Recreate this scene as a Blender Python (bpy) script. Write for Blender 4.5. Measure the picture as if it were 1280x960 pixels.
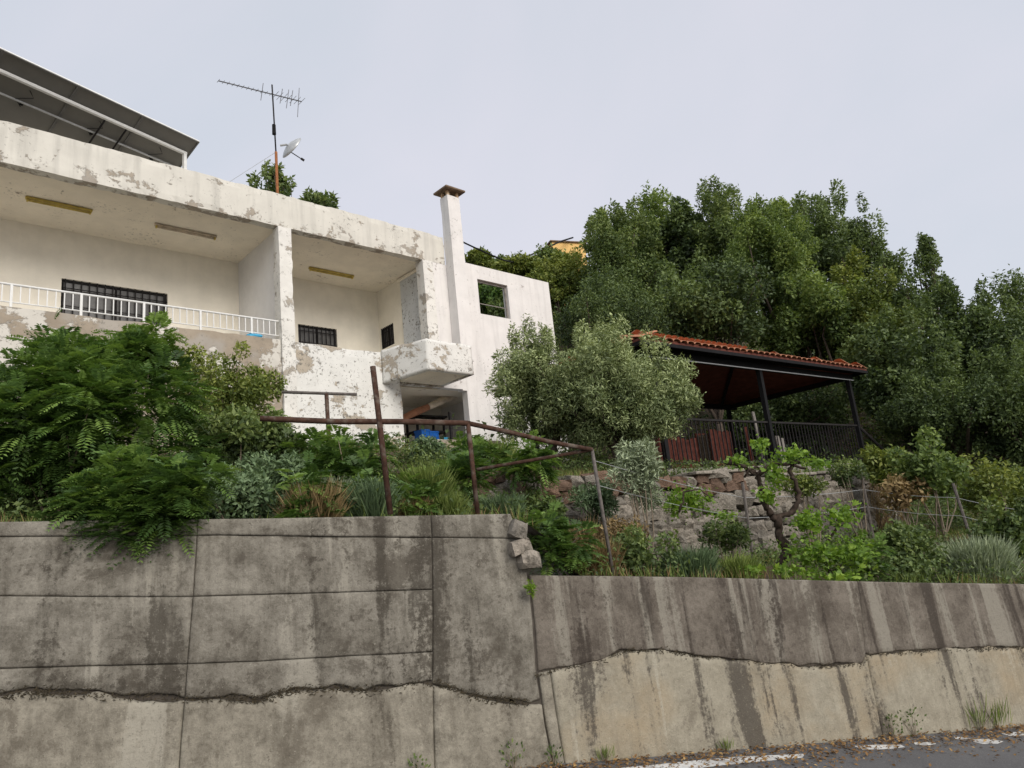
import bpy, bmesh, math, random
import numpy as np
from math import radians, sin, cos, pi, sqrt, atan2
rng = np.random.default_rng(7); random.seed(7)
SC = bpy.context.scene
for o in list(bpy.data.objects): bpy.data.objects.remove(o)
COL = SC.collection

# ------------------------------------------------------------------ camera
F, PITCH, ROLL = 880.0, radians(12.5), radians(6.0)
EYE = np.array([0., 0., 1.65])
FW = np.array([0, cos(PITCH), sin(PITCH)]); R0 = np.array([1., 0, 0]); U0 = np.cross(R0, FW)
RT = R0*cos(ROLL) - U0*sin(ROLL); UP = U0*cos(ROLL) + R0*sin(ROLL)
cd = bpy.data.cameras.new('camera'); cam = bpy.data.objects.new('camera', cd); COL.objects.link(cam)
from mathutils import Matrix, Vector
cam.matrix_world = Matrix(((RT[0], UP[0], -FW[0], EYE[0]), (RT[1], UP[1], -FW[1], EYE[1]), (RT[2], UP[2], -FW[2], EYE[2]), (0, 0, 0, 1)))
cd.sensor_width = 36; cd.lens = 36*F/1280; cd.clip_end = 2000; cd.clip_start = .05
SC.camera = cam
SC.render.resolution_x, SC.render.resolution_y = 1024, 768

# ------------------------------------------------------------------ sky, sun, exposure
SUN_EL, SUN_AZ = radians(33), radians(143)      # azimuth clockwise from +Y: behind the camera, a little to the right
w = bpy.data.worlds.new('World'); SC.world = w; w.use_nodes = True
nt = w.node_tree; nt.nodes.clear()
sky = nt.nodes.new('ShaderNodeTexSky'); sky.sky_type = 'NISHITA'; sky.sun_disc = False
sky.sun_elevation = SUN_EL; sky.sun_rotation = SUN_AZ; sky.air_density = 1.2; sky.dust_density = 3
tcw = nt.nodes.new('ShaderNodeTexCoord'); ns = nt.nodes.new('ShaderNodeTexNoise')
ns.inputs['Scale'].default_value = 1.6; ns.inputs['Detail'].default_value = 6; ns.inputs['Roughness'].default_value = .5; ns.inputs['Distortion'].default_value = .4
rp = nt.nodes.new('ShaderNodeValToRGB')
rp.color_ramp.elements[0].position = .3; rp.color_ramp.elements[0].color = (.80, .885, .97, 1)
rp.color_ramp.elements[1].position = .7; rp.color_ramp.elements[1].color = (1.0, 1.0, 1.09, 1)
sc = nt.nodes.new('ShaderNodeMix'); sc.data_type = 'RGBA'; sc.blend_type = 'MULTIPLY'
sc.inputs[0].default_value = 1; sc.inputs[7].default_value = (4.25, 4.2, 4.22, 1)
mx = nt.nodes.new('ShaderNodeMix'); mx.data_type = 'RGBA'; mx.inputs[0].default_value = .88
bg = nt.nodes.new('ShaderNodeBackground'); bg.inputs['Strength'].default_value = .1
ow = nt.nodes.new('ShaderNodeOutputWorld'); L = nt.links.new
L(tcw.outputs['Generated'], ns.inputs['Vector']); L(ns.outputs['Fac'], rp.inputs['Fac'])
L(rp.outputs['Color'], sc.inputs[6]); L(sky.outputs['Color'], mx.inputs[6]); L(sc.outputs[2], mx.inputs[7])
L(mx.outputs[2], bg.inputs['Color']); L(bg.outputs[0], ow.inputs['Surface'])
sd = bpy.data.lights.new('sun', 'SUN'); sd.energy = 1.5; sd.angle = radians(40); sd.color = (1, .95, .88)
sun = bpy.data.objects.new('sun', sd); COL.objects.link(sun)
sdir = Vector((sin(SUN_AZ)*cos(SUN_EL), cos(SUN_AZ)*cos(SUN_EL), sin(SUN_EL)))
sun.rotation_euler = sdir.to_track_quat('Z', 'Y').to_euler(); sun.location = sdir*60
vs = SC.view_settings; vs.view_transform = 'Standard'; vs.look = 'None'; vs.gamma = 1; vs.use_curve_mapping = False
vs.exposure = .88

# ------------------------------------------------------------------ pixel to place
def ray(px, py):
    d = FW + RT*(px-640)/F - UP*(py-480)/F
    return d/np.linalg.norm(d)
def on_plane(px, py, p, n):
    d = ray(px, py); return EYE + d*(((np.asarray(p, float)-EYE)@n)/(d@n))
def on_z(px, py, z): return on_plane(px, py, (0, 0, z), np.array([0, 0, 1.]))
def on_y(px, py, y): return on_plane(px, py, (0, y, 0), np.array([0, 1., 0]))
class Frame:
    def __init__(s, o, deg):
        s.o = np.array([o[0], o[1], 0.]); s.a = radians(deg)
        s.x = np.array([cos(s.a), sin(s.a), 0]); s.y = np.array([-sin(s.a), cos(s.a), 0])
    def px(s, px, py, y=0., batter=0.):
        n = s.y - np.array([0, 0, batter]); P = on_plane(px, py, s.o+s.y*y, n); return (P-s.o)@s.x, P[2]
    def w(s, x, y, z): return s.o + s.x*x + s.y*y + np.array([0, 0, z])
    def loc(s, P): v = np.asarray(P)-s.o; return v@s.x, v@s.y
WALL = Frame((-sin(radians(19.5))*5.59, cos(radians(19.5))*5.59), 19.5)
HOUSE = Frame((-4.85, 14.674), 43.5)
PAV = Frame((3.671, 14.0), 39)
STONE = Frame((2.813, 11.0), 34.58)

# ------------------------------------------------------------------ numpy noise
def _h(i, j, k, seed):
    n = (i*374761393 + j*668265263 + k*2147483647 + seed*1274126177) & 0xffffffff
    n = ((n ^ (n >> 13))*1274126177) & 0xffffffff
    return ((n ^ (n >> 16)) & 0xffff)/65535.0
def vnoise(P, scale=1., seed=0, octv=3):
    P = np.atleast_2d(np.asarray(P, float))*scale; out = 0; amp = .5; tot = 0
    for o in range(octv):
        q = P*2**o; i = np.floor(q).astype(np.int64); f = q-i; f = f*f*(3-2*f); v = 0
        for a in (0, 1):
            for b in (0, 1):
                for c in (0, 1):
                    wgt = (f[:, 0] if a else 1-f[:, 0])*(f[:, 1] if b else 1-f[:, 1])*(f[:, 2] if c else 1-f[:, 2])
                    v = v + wgt*_h(i[:, 0]+a, i[:, 1]+b, i[:, 2]+c, seed+o*17)
        out = out + amp*v; tot += amp; amp *= .5
    return out/tot*2-1
def smooth(a, b, x): t = np.clip((np.asarray(x, float)-a)/(b-a), 0, 1); return t*t*(3-2*t)

# ------------------------------------------------------------------ materials
class Mat:
    def __init__(s, name):
        s.m = bpy.data.materials.new(name); s.m.use_nodes = True; s.t = s.m.node_tree
        s.b = s.t.nodes['Principled BSDF']; s.o = s.t.nodes['Material Output']; s._c = None
        s.b.inputs['Specular IOR Level'].default_value = .3
    def n(s, ty): return s.t.nodes.new('ShaderNode'+ty)
    def l(s, a, b): s.t.links.new(a, b)
    def co(s, sx=1, sy=1, sz=1, off=(0, 0, 0)):
        if s._c is None: s._c = s.n('TexCoord')
        mp = s.n('Mapping'); mp.inputs['Scale'].default_value = (sx, sy, sz); mp.inputs['Location'].default_value = off
        s.l(s._c.outputs['Object'], mp.inputs['Vector']); return mp.outputs[0]
    def noise(s, v, scale, det=5, rough=.55, dist=0):
        q = s.n('TexNoise'); q.inputs['Scale'].default_value = scale; q.inputs['Detail'].default_value = det
        q.inputs['Roughness'].default_value = rough; q.inputs['Distortion'].default_value = dist; s.l(v, q.inputs['Vector']); return q.outputs['Fac']
    def ramp(s, f, st):
        q = s.n('ValToRGB'); e = q.color_ramp.elements
        while len(e) < len(st): e.new(.5)
        for i, (p, c) in enumerate(st):
            e[i].position = p; c = (c, c, c) if isinstance(c, (int, float)) else c; e[i].color = (*c, 1)
        s.l(f, q.inputs['Fac']); return q.outputs['Color']
    def mix(s, f, a, b, mode='MIX'):
        q = s.n('Mix'); q.data_type = 'RGBA'; q.blend_type = mode
        for i, v in ((0, f), (6, a), (7, b)):
            if isinstance(v, (int, float)): q.inputs[i].default_value = v
            elif isinstance(v, tuple): q.inputs[i].default_value = (*v, 1)
            else: s.l(v, q.inputs[i])
        return q.outputs[2]
    def math(s, op, a, b=0):
        q = s.n('Math'); q.operation = op; q.use_clamp = False
        for i, v in ((0, a), (1, b)):
            if isinstance(v, (int, float)): q.inputs[i].default_value = v
            else: s.l(v, q.inputs[i])
        return q.outputs[0]
    def sep(s, v):
        q = s.n('SeparateXYZ'); s.l(v, q.inputs[0]); return q.outputs
    def bump(s, f, dist, strength=.6):
        q = s.n('Bump'); q.inputs['Strength'].default_value = strength; q.inputs['Distance'].default_value = dist
        s.l(f, q.inputs['Height'])
        if s.b.inputs['Normal'].is_linked: s.l(s.b.inputs['Normal'].links[0].from_socket, q.inputs['Normal'])
        s.l(q.outputs[0], s.b.inputs['Normal']); return s
    def col(s, c, rough=.85):
        if isinstance(c, tuple): s.b.inputs['Base Color'].default_value = (*c, 1)
        else: s.l(c, s.b.inputs['Base Color'])
        s.b.inputs['Roughness'].default_value = rough; return s

def plain(name, c, rough=.7, var=.25, scale=12, metal=0, dirt=None):
    m = Mat(name); f = m.noise(m.co(), scale, 6, .6)
    a = tuple(x*(1-var) for x in c); b = tuple(min(1, x*(1+var)) for x in c)
    c0 = m.ramp(f, [(.3, a), (.7, b)])
    if dirt: c0 = m.mix(m.ramp(m.noise(m.co(off=(5, 3, 1)), scale*.4, 7, .65), [(.5, 0.), (.66, 1.)]), c0, dirt)
    m.col(c0, rough); m.b.inputs['Metallic'].default_value = metal; m.bump(f, .004, .4)
    m.b.inputs['Specular IOR Level'].default_value = .15 if sum(c) < .2 else .3
    return m.m

def concrete(name, lo, hi, streak, dark_at, blot, pale=None, off=0, sw=3.2, pale_at=.56, blot_at=.52, ochre=None):
    """poured concrete: mottled cement skin, crusty dark run-off stains, pale lime runs, pitted and gritty"""
    m = Mat(name)
    fine = m.noise(m.co(off=(1, off, 2)), 24, 8, .8)
    mid = m.noise(m.co(off=(off, 2, 0)), 4.5, 10, .75)
    base = m.ramp(m.math('ADD', m.math('MULTIPLY', mid, .6), m.math('MULTIPLY', fine, .4)), [(.40, lo), (.58, hi)])
    if ochre: base = m.mix(m.ramp(m.noise(m.co(.7, 1, .8, (off+2, 1, 1)), 1.2, 5, .6), [(.53, 0.), (.66, .55)]), base, ochre)
    fs = m.noise(m.co(14, 1, .7, (off, 3, 1)), 1, 5, .65)
    base = m.mix(m.ramp(fs, [(.5, 0.), (.75, .4)]), base, blot)
    if pale:
        p = m.math('ADD', m.math('MULTIPLY', m.noise(m.co(sw*1.5, 1, .25, (3+off, 1, 4)), 1, 5, .65, .3), .8), m.math('MULTIPLY', fine, .2))
        base = m.mix(m.ramp(p, [(pale_at, 0.), (pale_at+.05, .75)]), base, pale)
    b_ = m.math('ADD', m.math('MULTIPLY', m.noise(m.co(1, 1, 1, (9, 2, off)), 1.7, 6, .6, .4), .62), m.math('MULTIPLY', fine, .38))
    base = m.mix(m.ramp(b_, [(blot_at, 0.), (blot_at+.05, .7)]), base, blot)
    st = m.math('ADD', m.math('MULTIPLY', m.noise(m.co(sw, 1, .28, (off, 4, 7)), 1, 6, .6, .35), .74), m.math('MULTIPLY', fine, .26))
    base = m.mix(m.ramp(st, [(dark_at, 0.), (dark_at+.045, .85)]), base, streak)
    sp = m.noise(m.co(), 70, 3, .75)
    base = m.mix(m.ramp(sp, [(.6, 0.), (.7, .6)]), base, tuple(x*.4 for x in lo))
    sp2 = m.noise(m.co(off=(2, 8, 3)), 45, 4, .8)
    base = m.mix(m.ramp(sp2, [(.6, 0.), (.7, .5)]), base, tuple(min(1, x*1.45) for x in hi))
    m.col(base, .95); m.b.inputs['Specular IOR Level'].default_value = .12
    m.bump(mid, .03, .5); m.bump(fine, .012, .6); m.bump(sp, .004, .5)
    return m.m

def peel(name, paint, under, amt, scale=1.6, dirt=.35, offs=0, specks=True, streak=.0, under2=(.36, .33, .29), zb=None, spk=.585):
    """limewashed render: paint layer lost in ragged flakes down to the plaster, with mildew specks"""
    m = Mat(name)
    p = m.ramp(m.noise(m.co(off=(offs, 0, 0)), 2.2, 7, .6), [(.3, tuple(x*.88 for x in paint)), (.65, paint)])
    if streak: p = m.mix(m.ramp(m.noise(m.co(4, 4, .35, (offs, 1, 2)), 1, 5, .6), [(.5, 0.), (.75, streak)]), p, tuple(x*.55 for x in paint))
    f = m.noise(m.co(1, 1, 1.25, (offs+3, 1, 8)), scale, 12, .68, .2)
    f2 = m.noise(m.co(off=(offs, 5, 1)), scale*6, 9, .72, .2)
    ff = m.math('ADD', m.math('MULTIPLY', f, .8), m.math('MULTIPLY', f2, .2))
    if zb:
        mr = m.n('MapRange'); mr.inputs[1].default_value = zb[0]; mr.inputs[2].default_value = zb[1]; mr.inputs[3].default_value = zb[2]; mr.inputs[4].default_value = 0; m.l(m.sep(m.co())[2], mr.inputs[0]); ff = m.math('ADD', ff, mr.outputs[0])
    k = m.ramp(ff, [(amt-.012, 0.), (amt+.012, 1.)])
    u = m.ramp(m.noise(m.co(off=(1, offs, 0)), 3.3, 8, .65), [(.32, tuple(x*.75 for x in under)), (.7, under)])
    u = m.mix(m.ramp(m.noise(m.co(off=(7, 2, offs)), 1.3, 5), [(.5, 0.), (.62, .8)]), u, under2)
    c = m.mix(k, p, u)
    if specks:
        sp = m.noise(m.co(off=(0, offs, 4)), 13, 9, .78, .3)
        sp = m.math('ADD', sp, m.math('MULTIPLY', m.math('SUBTRACT', m.noise(m.co(off=(offs, 2, 9)), 1.1, 4, .6), .5), .32)); c = m.mix(m.ramp(sp, [(spk, 0.), (spk+.05, dirt*1.6 if dirt*1.6 < 1 else 1.)]), c, (.16, .15, .13))
    m.col(c, .9); m.bump(k, .012, .7); m.bump(f2, .006, .4)
    return m.m

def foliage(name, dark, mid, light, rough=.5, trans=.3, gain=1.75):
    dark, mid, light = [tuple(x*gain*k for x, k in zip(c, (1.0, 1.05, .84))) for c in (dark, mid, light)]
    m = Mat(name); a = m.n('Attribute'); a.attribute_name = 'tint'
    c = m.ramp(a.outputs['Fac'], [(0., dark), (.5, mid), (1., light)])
    m.col(c, rough); tr = m.n('BsdfTranslucent'); m.l(m.mix(1., c, (1.25, 1.25, .7), 'MULTIPLY'), tr.inputs['Color'])
    ms = m.n('MixShader'); ms.inputs[0].default_value = trans
    m.l(m.b.outputs[0], ms.inputs[1]); m.l(tr.outputs[0], ms.inputs[2]); m.l(ms.outputs[0], m.o.inputs['Surface'])
    return m.m

MT = {}
MT['conL'] = concrete('stained_concrete', (.118, .106, .086), (.27, .25, .21), (.062, .054, .043), .527, (.062, .052, .040), (.31, .288, .24), 0, 2.0, .55, .508)
MT['conL2'] = concrete('footing_concrete', (.15, .134, .106), (.315, .288, .232), (.085, .073, .057), .555, (.11, .094, .073), (.35, .325, .268), 3, 2.0, .56, .535)
MT['conR'] = concrete('streaked_concrete', (.092, .078, .063), (.19, .166, .138), (.05, .041, .034), .53, (.074, .061, .049), (.265, .245, .203), 6, 3.0, .51, .545)
MT['conR2'] = concrete('pale_concrete', (.24, .216, .165), (.345, .315, .247), (.07, .06, .05), .525, (.155, .134, .104), (.385, .355, .285), 6, 3.0, .575, .56, (.31, .24, .15))
MT['core'] = plain('joint_concrete', (.07, .06, .05), .95)
MT['band'] = peel('parapet_limewash', (.66, .635, .57), (.40, .35, .285), .595, 2.0, .4, 0, True, .6, zb=(9.1, 9.5, .075), spk=.6)
MT['pillar'] = peel('pillar_limewash', (.74, .72, .67), (.47, .42, .35), .575, 2.4, .45, 4, spk=.57)
MT['heavy'] = peel('flaking_limewash', (.72, .71, .67), (.46, .40, .32), .542, 1.3, .6, 7, spk=.555)
MT['bare'] = peel('bare_render', (.62, .59, .53), (.37, .31, .24), .47, .9, .4, 11, spk=.57)
MT['white'] = peel('white_wall', (.74, .715, .69), (.54, .49, .45), .64, 1.5, .35, 15, True, .45, spk=.6)
MT['mildew'] = peel('mildewed_wall', (.62, .64, .65), (.40, .39, .37), .64, 1.5, 1., 19, spk=.555)
MT['cream'] = peel('cream_wall', (.88, .83, .715), (.74, .68, .57), .72, .8, .06, 23, False, .1)
MT['grey'] = peel('grey_white_wall', (.74, .73, .715), (.55, .53, .50), .70, 1., .08, 27, False)
MT['ceil'] = peel('ceiling_paint', (.80, .73, .60), (.48, .40, .31), .63, 2.6, .35, 31, spk=.6)
MT['metal'] = plain('painted_metal', (.70, .70, .68), .45, .08)
MT['galv'] = plain('galvanised', (.45, .46, .46), .4, .15, metal=.3)
MT['dark'] = plain('dark_iron', (.022, .020, .020), .75, .3)
MT['black'] = plain('black_paint', (.012, .012, .013), .85, .3)
MT['rust'] = plain('rusty_pipe', (.062, .033, .023), .85, .45, 25, .0, (.13, .105, .085))
MT['mast'] = plain('rusty_mast', (.27, .105, .04), .8, .35, 14, .1)
MT['stake'] = plain('weathered_stake', (.12, .105, .095), .8, .4, 25)
MT['galv2'] = plain('dull_frame', (.15, .148, .14), .6, .15)
MT['alu'] = plain('aluminium', (.18, .18, .19), .4, .2, metal=.6)
MT['solar'] = plain('panel_backsheet', (.17, .165, .15), .6, .08, 3)
MT['glass'] = plain('dusty_glass', (.13, .128, .125), .25, .3, 4)
MT['shut'] = plain('shutter', (.10, .095, .09), .6, .2)
MT['tube'] = plain('yellowed_fixture', (.52, .40, .10), .5, .3, 8)
MT['tile'] = plain('clay_tile', (.47, .205, .115), .85, .3, 5, 0, (.34, .175, .11))
MT['under'] = plain('roof_boards', (.11, .036, .026), .8, .35, 6)
MT['redwood'] = plain('red_boards', (.075, .022, .015), .75, .5, 9)
MT['greyboard'] = plain('grey_boards', (.22, .20, .18), .8, .3, 9)
MT['blue'] = plain('blue_plastic', (.012, .11, .42), .35, .2)
MT['cyan'] = plain('blue_cloth', (.06, .34, .55), .7, .15)
MT['canvas'] = plain('cream_canvas', (.58, .50, .39), .9, .25, 7, 0, (.36, .27, .19))
MT['canvas2'] = plain('rusty_canvas', (.34, .16, .09), .9, .3, 7)
MT['cap'] = plain('chimney_slab', (.165, .115, .075), .85, .35, 9)
MT['capstub'] = plain('burnt_brick', (.52, .40, .27), .85, .3, 14, 0, (.42, .20, .06))
MT['yellow'] = plain('yellow_wall', (.72, .46, .17), .85, .08, 4)
MT['bark'] = plain('bark', (.085, .065, .05), .9, .45, 22)
MT['vinebark'] = plain('vine_bark', (.05, .036, .028), .9, .45, 30)
MT['twig'] = plain('dry_twig', (.21, .17, .125), .9, .4, 20)
MT['paint'] = plain('road_paint', (.62, .62, .60), .7, .15, 9, 0, (.30, .29, .28))
MT['terr'] = None

def earth_mat():
    m = Mat('earth'); f = m.noise(m.co(), .9, 10, .65)
    c = m.ramp(f, [(.3, (.05, .04, .026)), (.5, (.085, .06, .04)), (.7, (.065, .07, .03))])
    c = m.mix(m.ramp(m.noise(m.co(off=(3, 3, 3)), 9, 8, .7), [(.5, 0.), (.66, .8)]), c, (.15, .12, .085))
    m.col(c, .95); m.bump(m.noise(m.co(), 7, 9, .7), .06, .8); return m.m
MT['earth'] = earth_mat()
def asphalt_mat():
    m = Mat('asphalt'); f = m.noise(m.co(), 1.1, 7, .6)
    c = m.ramp(f, [(.3, (.085, .083, .085)), (.7, (.125, .122, .122))])
    c = m.mix(m.ramp(m.noise(m.co(), 95, 3, .7), [(.52, 0.), (.68, .6)]), c, (.22, .215, .21))
    m.col(c, .9); m.bump(m.noise(m.co(), 130, 3, .7), .006, .6); return m.m
MT['asph'] = asphalt_mat()
def stone_mat(name, a, b, c2):
    m = Mat(name); oi = m.n('ObjectInfo')
    c = m.ramp(m.noise(m.co(), 4, 9, .68), [(.3, a), (.7, b)])
    c = m.mix(m.ramp(m.noise(m.co(off=(4, 1, 2)), 10, 8, .72), [(.5, 0.), (.62, .8)]), c, c2)
    c = m.mix(1., c, m.ramp(oi.outputs['Random'], [(0., (.62, .60, .58)), (.5, (.88, .86, .83)), (1., (1.08, 1.03, .98))]), 'MULTIPLY')
    m.col(c, .92); m.bump(m.noise(m.co(), 13, 9, .72), .04, .8); return m.m
MT['stone'] = stone_mat('limestone', (.19, .172, .148), (.38, .35, .305), (.07, .066, .052))
MT['stoner'] = stone_mat('reddish_limestone', (.13, .085, .06), (.25, .165, .12), (.09, .065, .048))

MT['f_dark'] = foliage('leaf_dark', (.019, .029, .016), (.045, .064, .029), (.10, .127, .055))
MT['f_mid'] = foliage('leaf_mid', (.025, .037, .018), (.064, .089, .036), (.14, .165, .068))
MT['f_bright'] = foliage('leaf_bright', (.028, .045, .017), (.076, .106, .036), (.155, .188, .066), .5, .35)
MT['f_olive'] = foliage('leaf_olive', (.045, .06, .03), (.12, .14, .075), (.24, .26, .155), .45, .15)
MT['f_yel'] = foliage('leaf_yellowish', (.035, .05, .014), (.085, .105, .03), (.16, .17, .05))
MT['f_fern'] = foliage('leaf_pinnate', (.018, .034, .012), (.05, .088, .026), (.125, .18, .052), .5, .32)
MT['f_grey'] = foliage('leaf_grey', (.06, .072, .055), (.145, .165, .13), (.27, .295, .24), .7, .15)
MT['f_blue'] = foliage('leaf_bluegreen', (.025, .042, .025), (.066, .095, .058), (.125, .165, .105), .6, .2)
MT['f_vine'] = foliage('leaf_vine', (.035, .065, .010), (.085, .14, .022), (.17, .235, .045), .5, .4)
MT['f_dry'] = foliage('leaf_dry', (.06, .038, .022), (.135, .088, .05), (.24, .175, .11), .8, .15)
MT['f_litter'] = foliage('leaf_litter', (.05, .026, .014), (.125, .066, .032), (.24, .15, .075), .8, .05)
MT['f_grass'] = foliage('grass_blades', (.04, .06, .018), (.11, .14, .045), (.22, .24, .10), .6, .3)

# ------------------------------------------------------------------ object helpers
def link(o, parent=None):
    COL.objects.link(o)
    if parent is not None: o.parent = parent
    return o
def tag(o, label, cat, group=None):
    o['label'] = label; o['category'] = cat
    if group: o['group'] = group
    return o
def thing(name, label, cat, loc=(0, 0, 0), rz=0., group=None):
    o = bpy.data.objects.new(name, None); o.empty_display_size = .2; link(o)
    o.location = loc; o.rotation_euler = (0, 0, rz); return tag(o, label, cat, group)
def mesh_np(name, V, faces, mat, smooth_=False, tint=None):
    """V (n,3); faces (m,k) array with a fixed k"""
    V = np.asarray(V, np.float32); faces = np.asarray(faces, np.int32); me = bpy.data.meshes.new(name)
    m, k = faces.shape
    me.vertices.add(len(V)); me.vertices.foreach_set('co', V.ravel())
    me.loops.add(m*k); me.loops.foreach_set('vertex_index', faces.ravel())
    me.polygons.add(m); me.polygons.foreach_set('loop_start', np.arange(0, m*k, k, dtype=np.int32))
    me.polygons.foreach_set('loop_total', np.full(m, k, np.int32))
    if smooth_: me.polygons.foreach_set('use_smooth', np.ones(m, bool))
    if tint is not None:
        a = me.attributes.new('tint', 'FLOAT', 'POINT'); a.data.foreach_set('value', np.asarray(tint, np.float32))
    me.materials.append(mat); me.update(calc_edges=True); return me
def obj(name, me, parent=None, loc=None):
    o = bpy.data.objects.new(name, me); link(o, parent)
    if loc is not None: o.location = loc
    return o
class Geo:
    """collects quads/tris of ONE object"""
    def __init__(s): s.v = []; s.f = []
    def add(s, V, Fs):
        b = len(s.v); s.v += [tuple(float(c) for c in p) for p in V]; s.f += [tuple(i+b for i in f) for f in Fs]; return s
    def box(s, x0, x1, y0, y1, z0, z1):
        V = [(x, y, z) for z in (z0, z1) for y in (y0, y1) for x in (x0, x1)]
        return s.add(V, [(0, 2, 3, 1), (4, 5, 7, 6), (0, 1, 5, 4), (2, 6, 7, 3), (0, 4, 6, 2), (1, 3, 7, 5)])
    def prism(s, poly, z0, z1):
        n = len(poly); V = [(x, y, z0) for x, y in poly] + [(x, y, z1) for x, y in poly]
        return s.add(V, [tuple(range(n))[::-1], tuple(range(n, 2*n))] + [(i, (i+1) % n, n+(i+1) % n, n+i) for i in range(n)])
    def tube(s, pts, r, n=8, cap=True):
        pts = [np.asarray(p, float) for p in pts]; rr = r if hasattr(r, '__len__') else [r]*len(pts); V = []; prev = None
        for i, p in enumerate(pts):
            t = pts[min(i+1, len(pts)-1)]-pts[max(i-1, 0)]; t = t/(np.linalg.norm(t)+1e-9)
            if prev is None: a = np.cross(t, [0, 0, 1.] if abs(t[2]) < .9 else [1., 0, 0])
            else: a = prev-t*(prev@t)
            a = a/(np.linalg.norm(a)+1e-9); prev = a; b = np.cross(t, a)
            for k in range(n):
                q = 2*pi*k/n; V.append(p+(a*cos(q)+b*sin(q))*rr[i])
        Fs = [(i*n+k, i*n+(k+1) % n, (i+1)*n+(k+1) % n, (i+1)*n+k) for i in range(len(pts)-1) for k in range(n)]
        if cap: Fs += [tuple(range(n))[::-1], tuple((len(pts)-1)*n+k for k in range(n))]
        return s.add(V, Fs)
    def build(s, name, mat, parent=None, smooth_=False, bevel=0, loc=None):
        me = bpy.data.meshes.new(name); me.from_pydata(s.v, [], s.f); me.materials.append(mat)
        if smooth_: me.polygons.foreach_set('use_smooth', [True]*len(me.polygons))
        if bevel:
            bm = bmesh.new(); bm.from_mesh(me); bmesh.ops.bevel(bm, geom=bm.edges[:], offset=bevel, segments=1, affect='EDGES', profile=.5); bm.to_mesh(me); bm.free()
        me.update(); return obj(name, me, parent, loc)

def rough_box(name, x0, x1, y0, y1, z0, z1, mat, parent, res=.12, amp=.008, chip=.03, seed=0, loc=None):
    """box with a fine skin, uneven faces and knocked-off arrises"""
    bm = bmesh.new(); bmesh.ops.create_cube(bm, size=1)
    dx, dy, dz = x1-x0, y1-y0, z1-z0
    for v in bm.verts: v.co = Vector((x0+(v.co.x+.5)*dx, y0+(v.co.y+.5)*dy, z0+(v.co.z+.5)*dz))
    for ax, L_ in ((0, dx), (1, dy), (2, dz)):
        n = max(1, min(110, int(L_/res)))
        for i in range(1, n):
            c = [0, 0, 0]; c[ax] = (x0, y0, z0)[ax]+L_*i/n; nn = [0, 0, 0]; nn[ax] = 1
            bmesh.ops.bisect_plane(bm, geom=bm.verts[:]+bm.edges[:]+bm.faces[:], plane_co=c, plane_no=nn)
    P = np.array([v.co[:] for v in bm.verts]); lo = np.array([x0, y0, z0]); hi = np.array([x1, y1, z1])
    D = np.stack([vnoise(P, 2.3, seed+k*5, 3) for k in range(3)], 1)*amp
    E = np.minimum(np.abs(P-lo), np.abs(P-hi)) < 1e-4
    ne = E.sum(1); cn = np.clip(vnoise(P, 5., seed+40, 3)+.15, 0, 1)*chip
    cdir = np.sign((lo+hi)/2-P)*E
    D = D + cdir*(cn*(ne >= 2))[:, None]
    for v, d in zip(bm.verts, D): v.co += Vector(d)
    me = bpy.data.meshes.new(name); bm.to_mesh(me); bm.free(); me.materials.append(mat)
    return obj(name, me, parent, loc)

def wall_holes(name, x0, x1, z0, z1, y0, y1, holes, mat, parent, swap=None):
    """slab with rectangular openings, reveals included. swap=x -> the slab runs along y instead (side wall)"""
    xs = sorted({x0, x1, *[h[i] for h in holes for i in (0, 1)]}); zs = sorted({z0, z1, *[h[i] for h in holes for i in (2, 3)]})
    def solid(i, j):
        if i < 0 or j < 0 or i >= len(xs)-1 or j >= len(zs)-1: return False
        cx, cz = (xs[i]+xs[i+1])/2, (zs[j]+zs[j+1])/2
        return not any(h[0] < cx < h[1] and h[2] < cz < h[3] for h in holes)
    g = Geo()
    P = (lambda x, y, z: (x, y, z)) if swap is None else (lambda x, y, z: (y, x, z))
    for i in range(len(xs)-1):
        for j in range(len(zs)-1):
            if not solid(i, j): continue
            a, b, c, d = xs[i], xs[i+1], zs[j], zs[j+1]
            g.add([P(a, y0, c), P(b, y0, c), P(b, y0, d), P(a, y0, d)], [(0, 1, 2, 3)])
            g.add([P(a, y1, c), P(b, y1, c), P(b, y1, d), P(a, y1, d)], [(3, 2, 1, 0)])
            for (ni, nj), q in (((i-1, j), [(a, c), (a, d)]), ((i+1, j), [(b, d), (b, c)]), ((i, j-1), [(b, c), (a, c)]), ((i, j+1), [(a, d), (b, d)])):
                if not solid(ni, nj):
                    (u1, v1), (u2, v2) = q; g.add([P(u1, y0, v1), P(u2, y0, v2), P(u2, y1, v2), P(u1, y1, v1)], [(0, 1, 2, 3)])
    o = g.build(name, mat, parent)
    bm = bmesh.new(); bm.from_mesh(o.data); bmesh.ops.remove_doubles(bm, verts=bm.verts[:], dist=1e-4); bmesh.ops.recalc_face_normals(bm, faces=bm.faces[:]); bm.to_mesh(o.data); bm.free()
    return o

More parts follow.
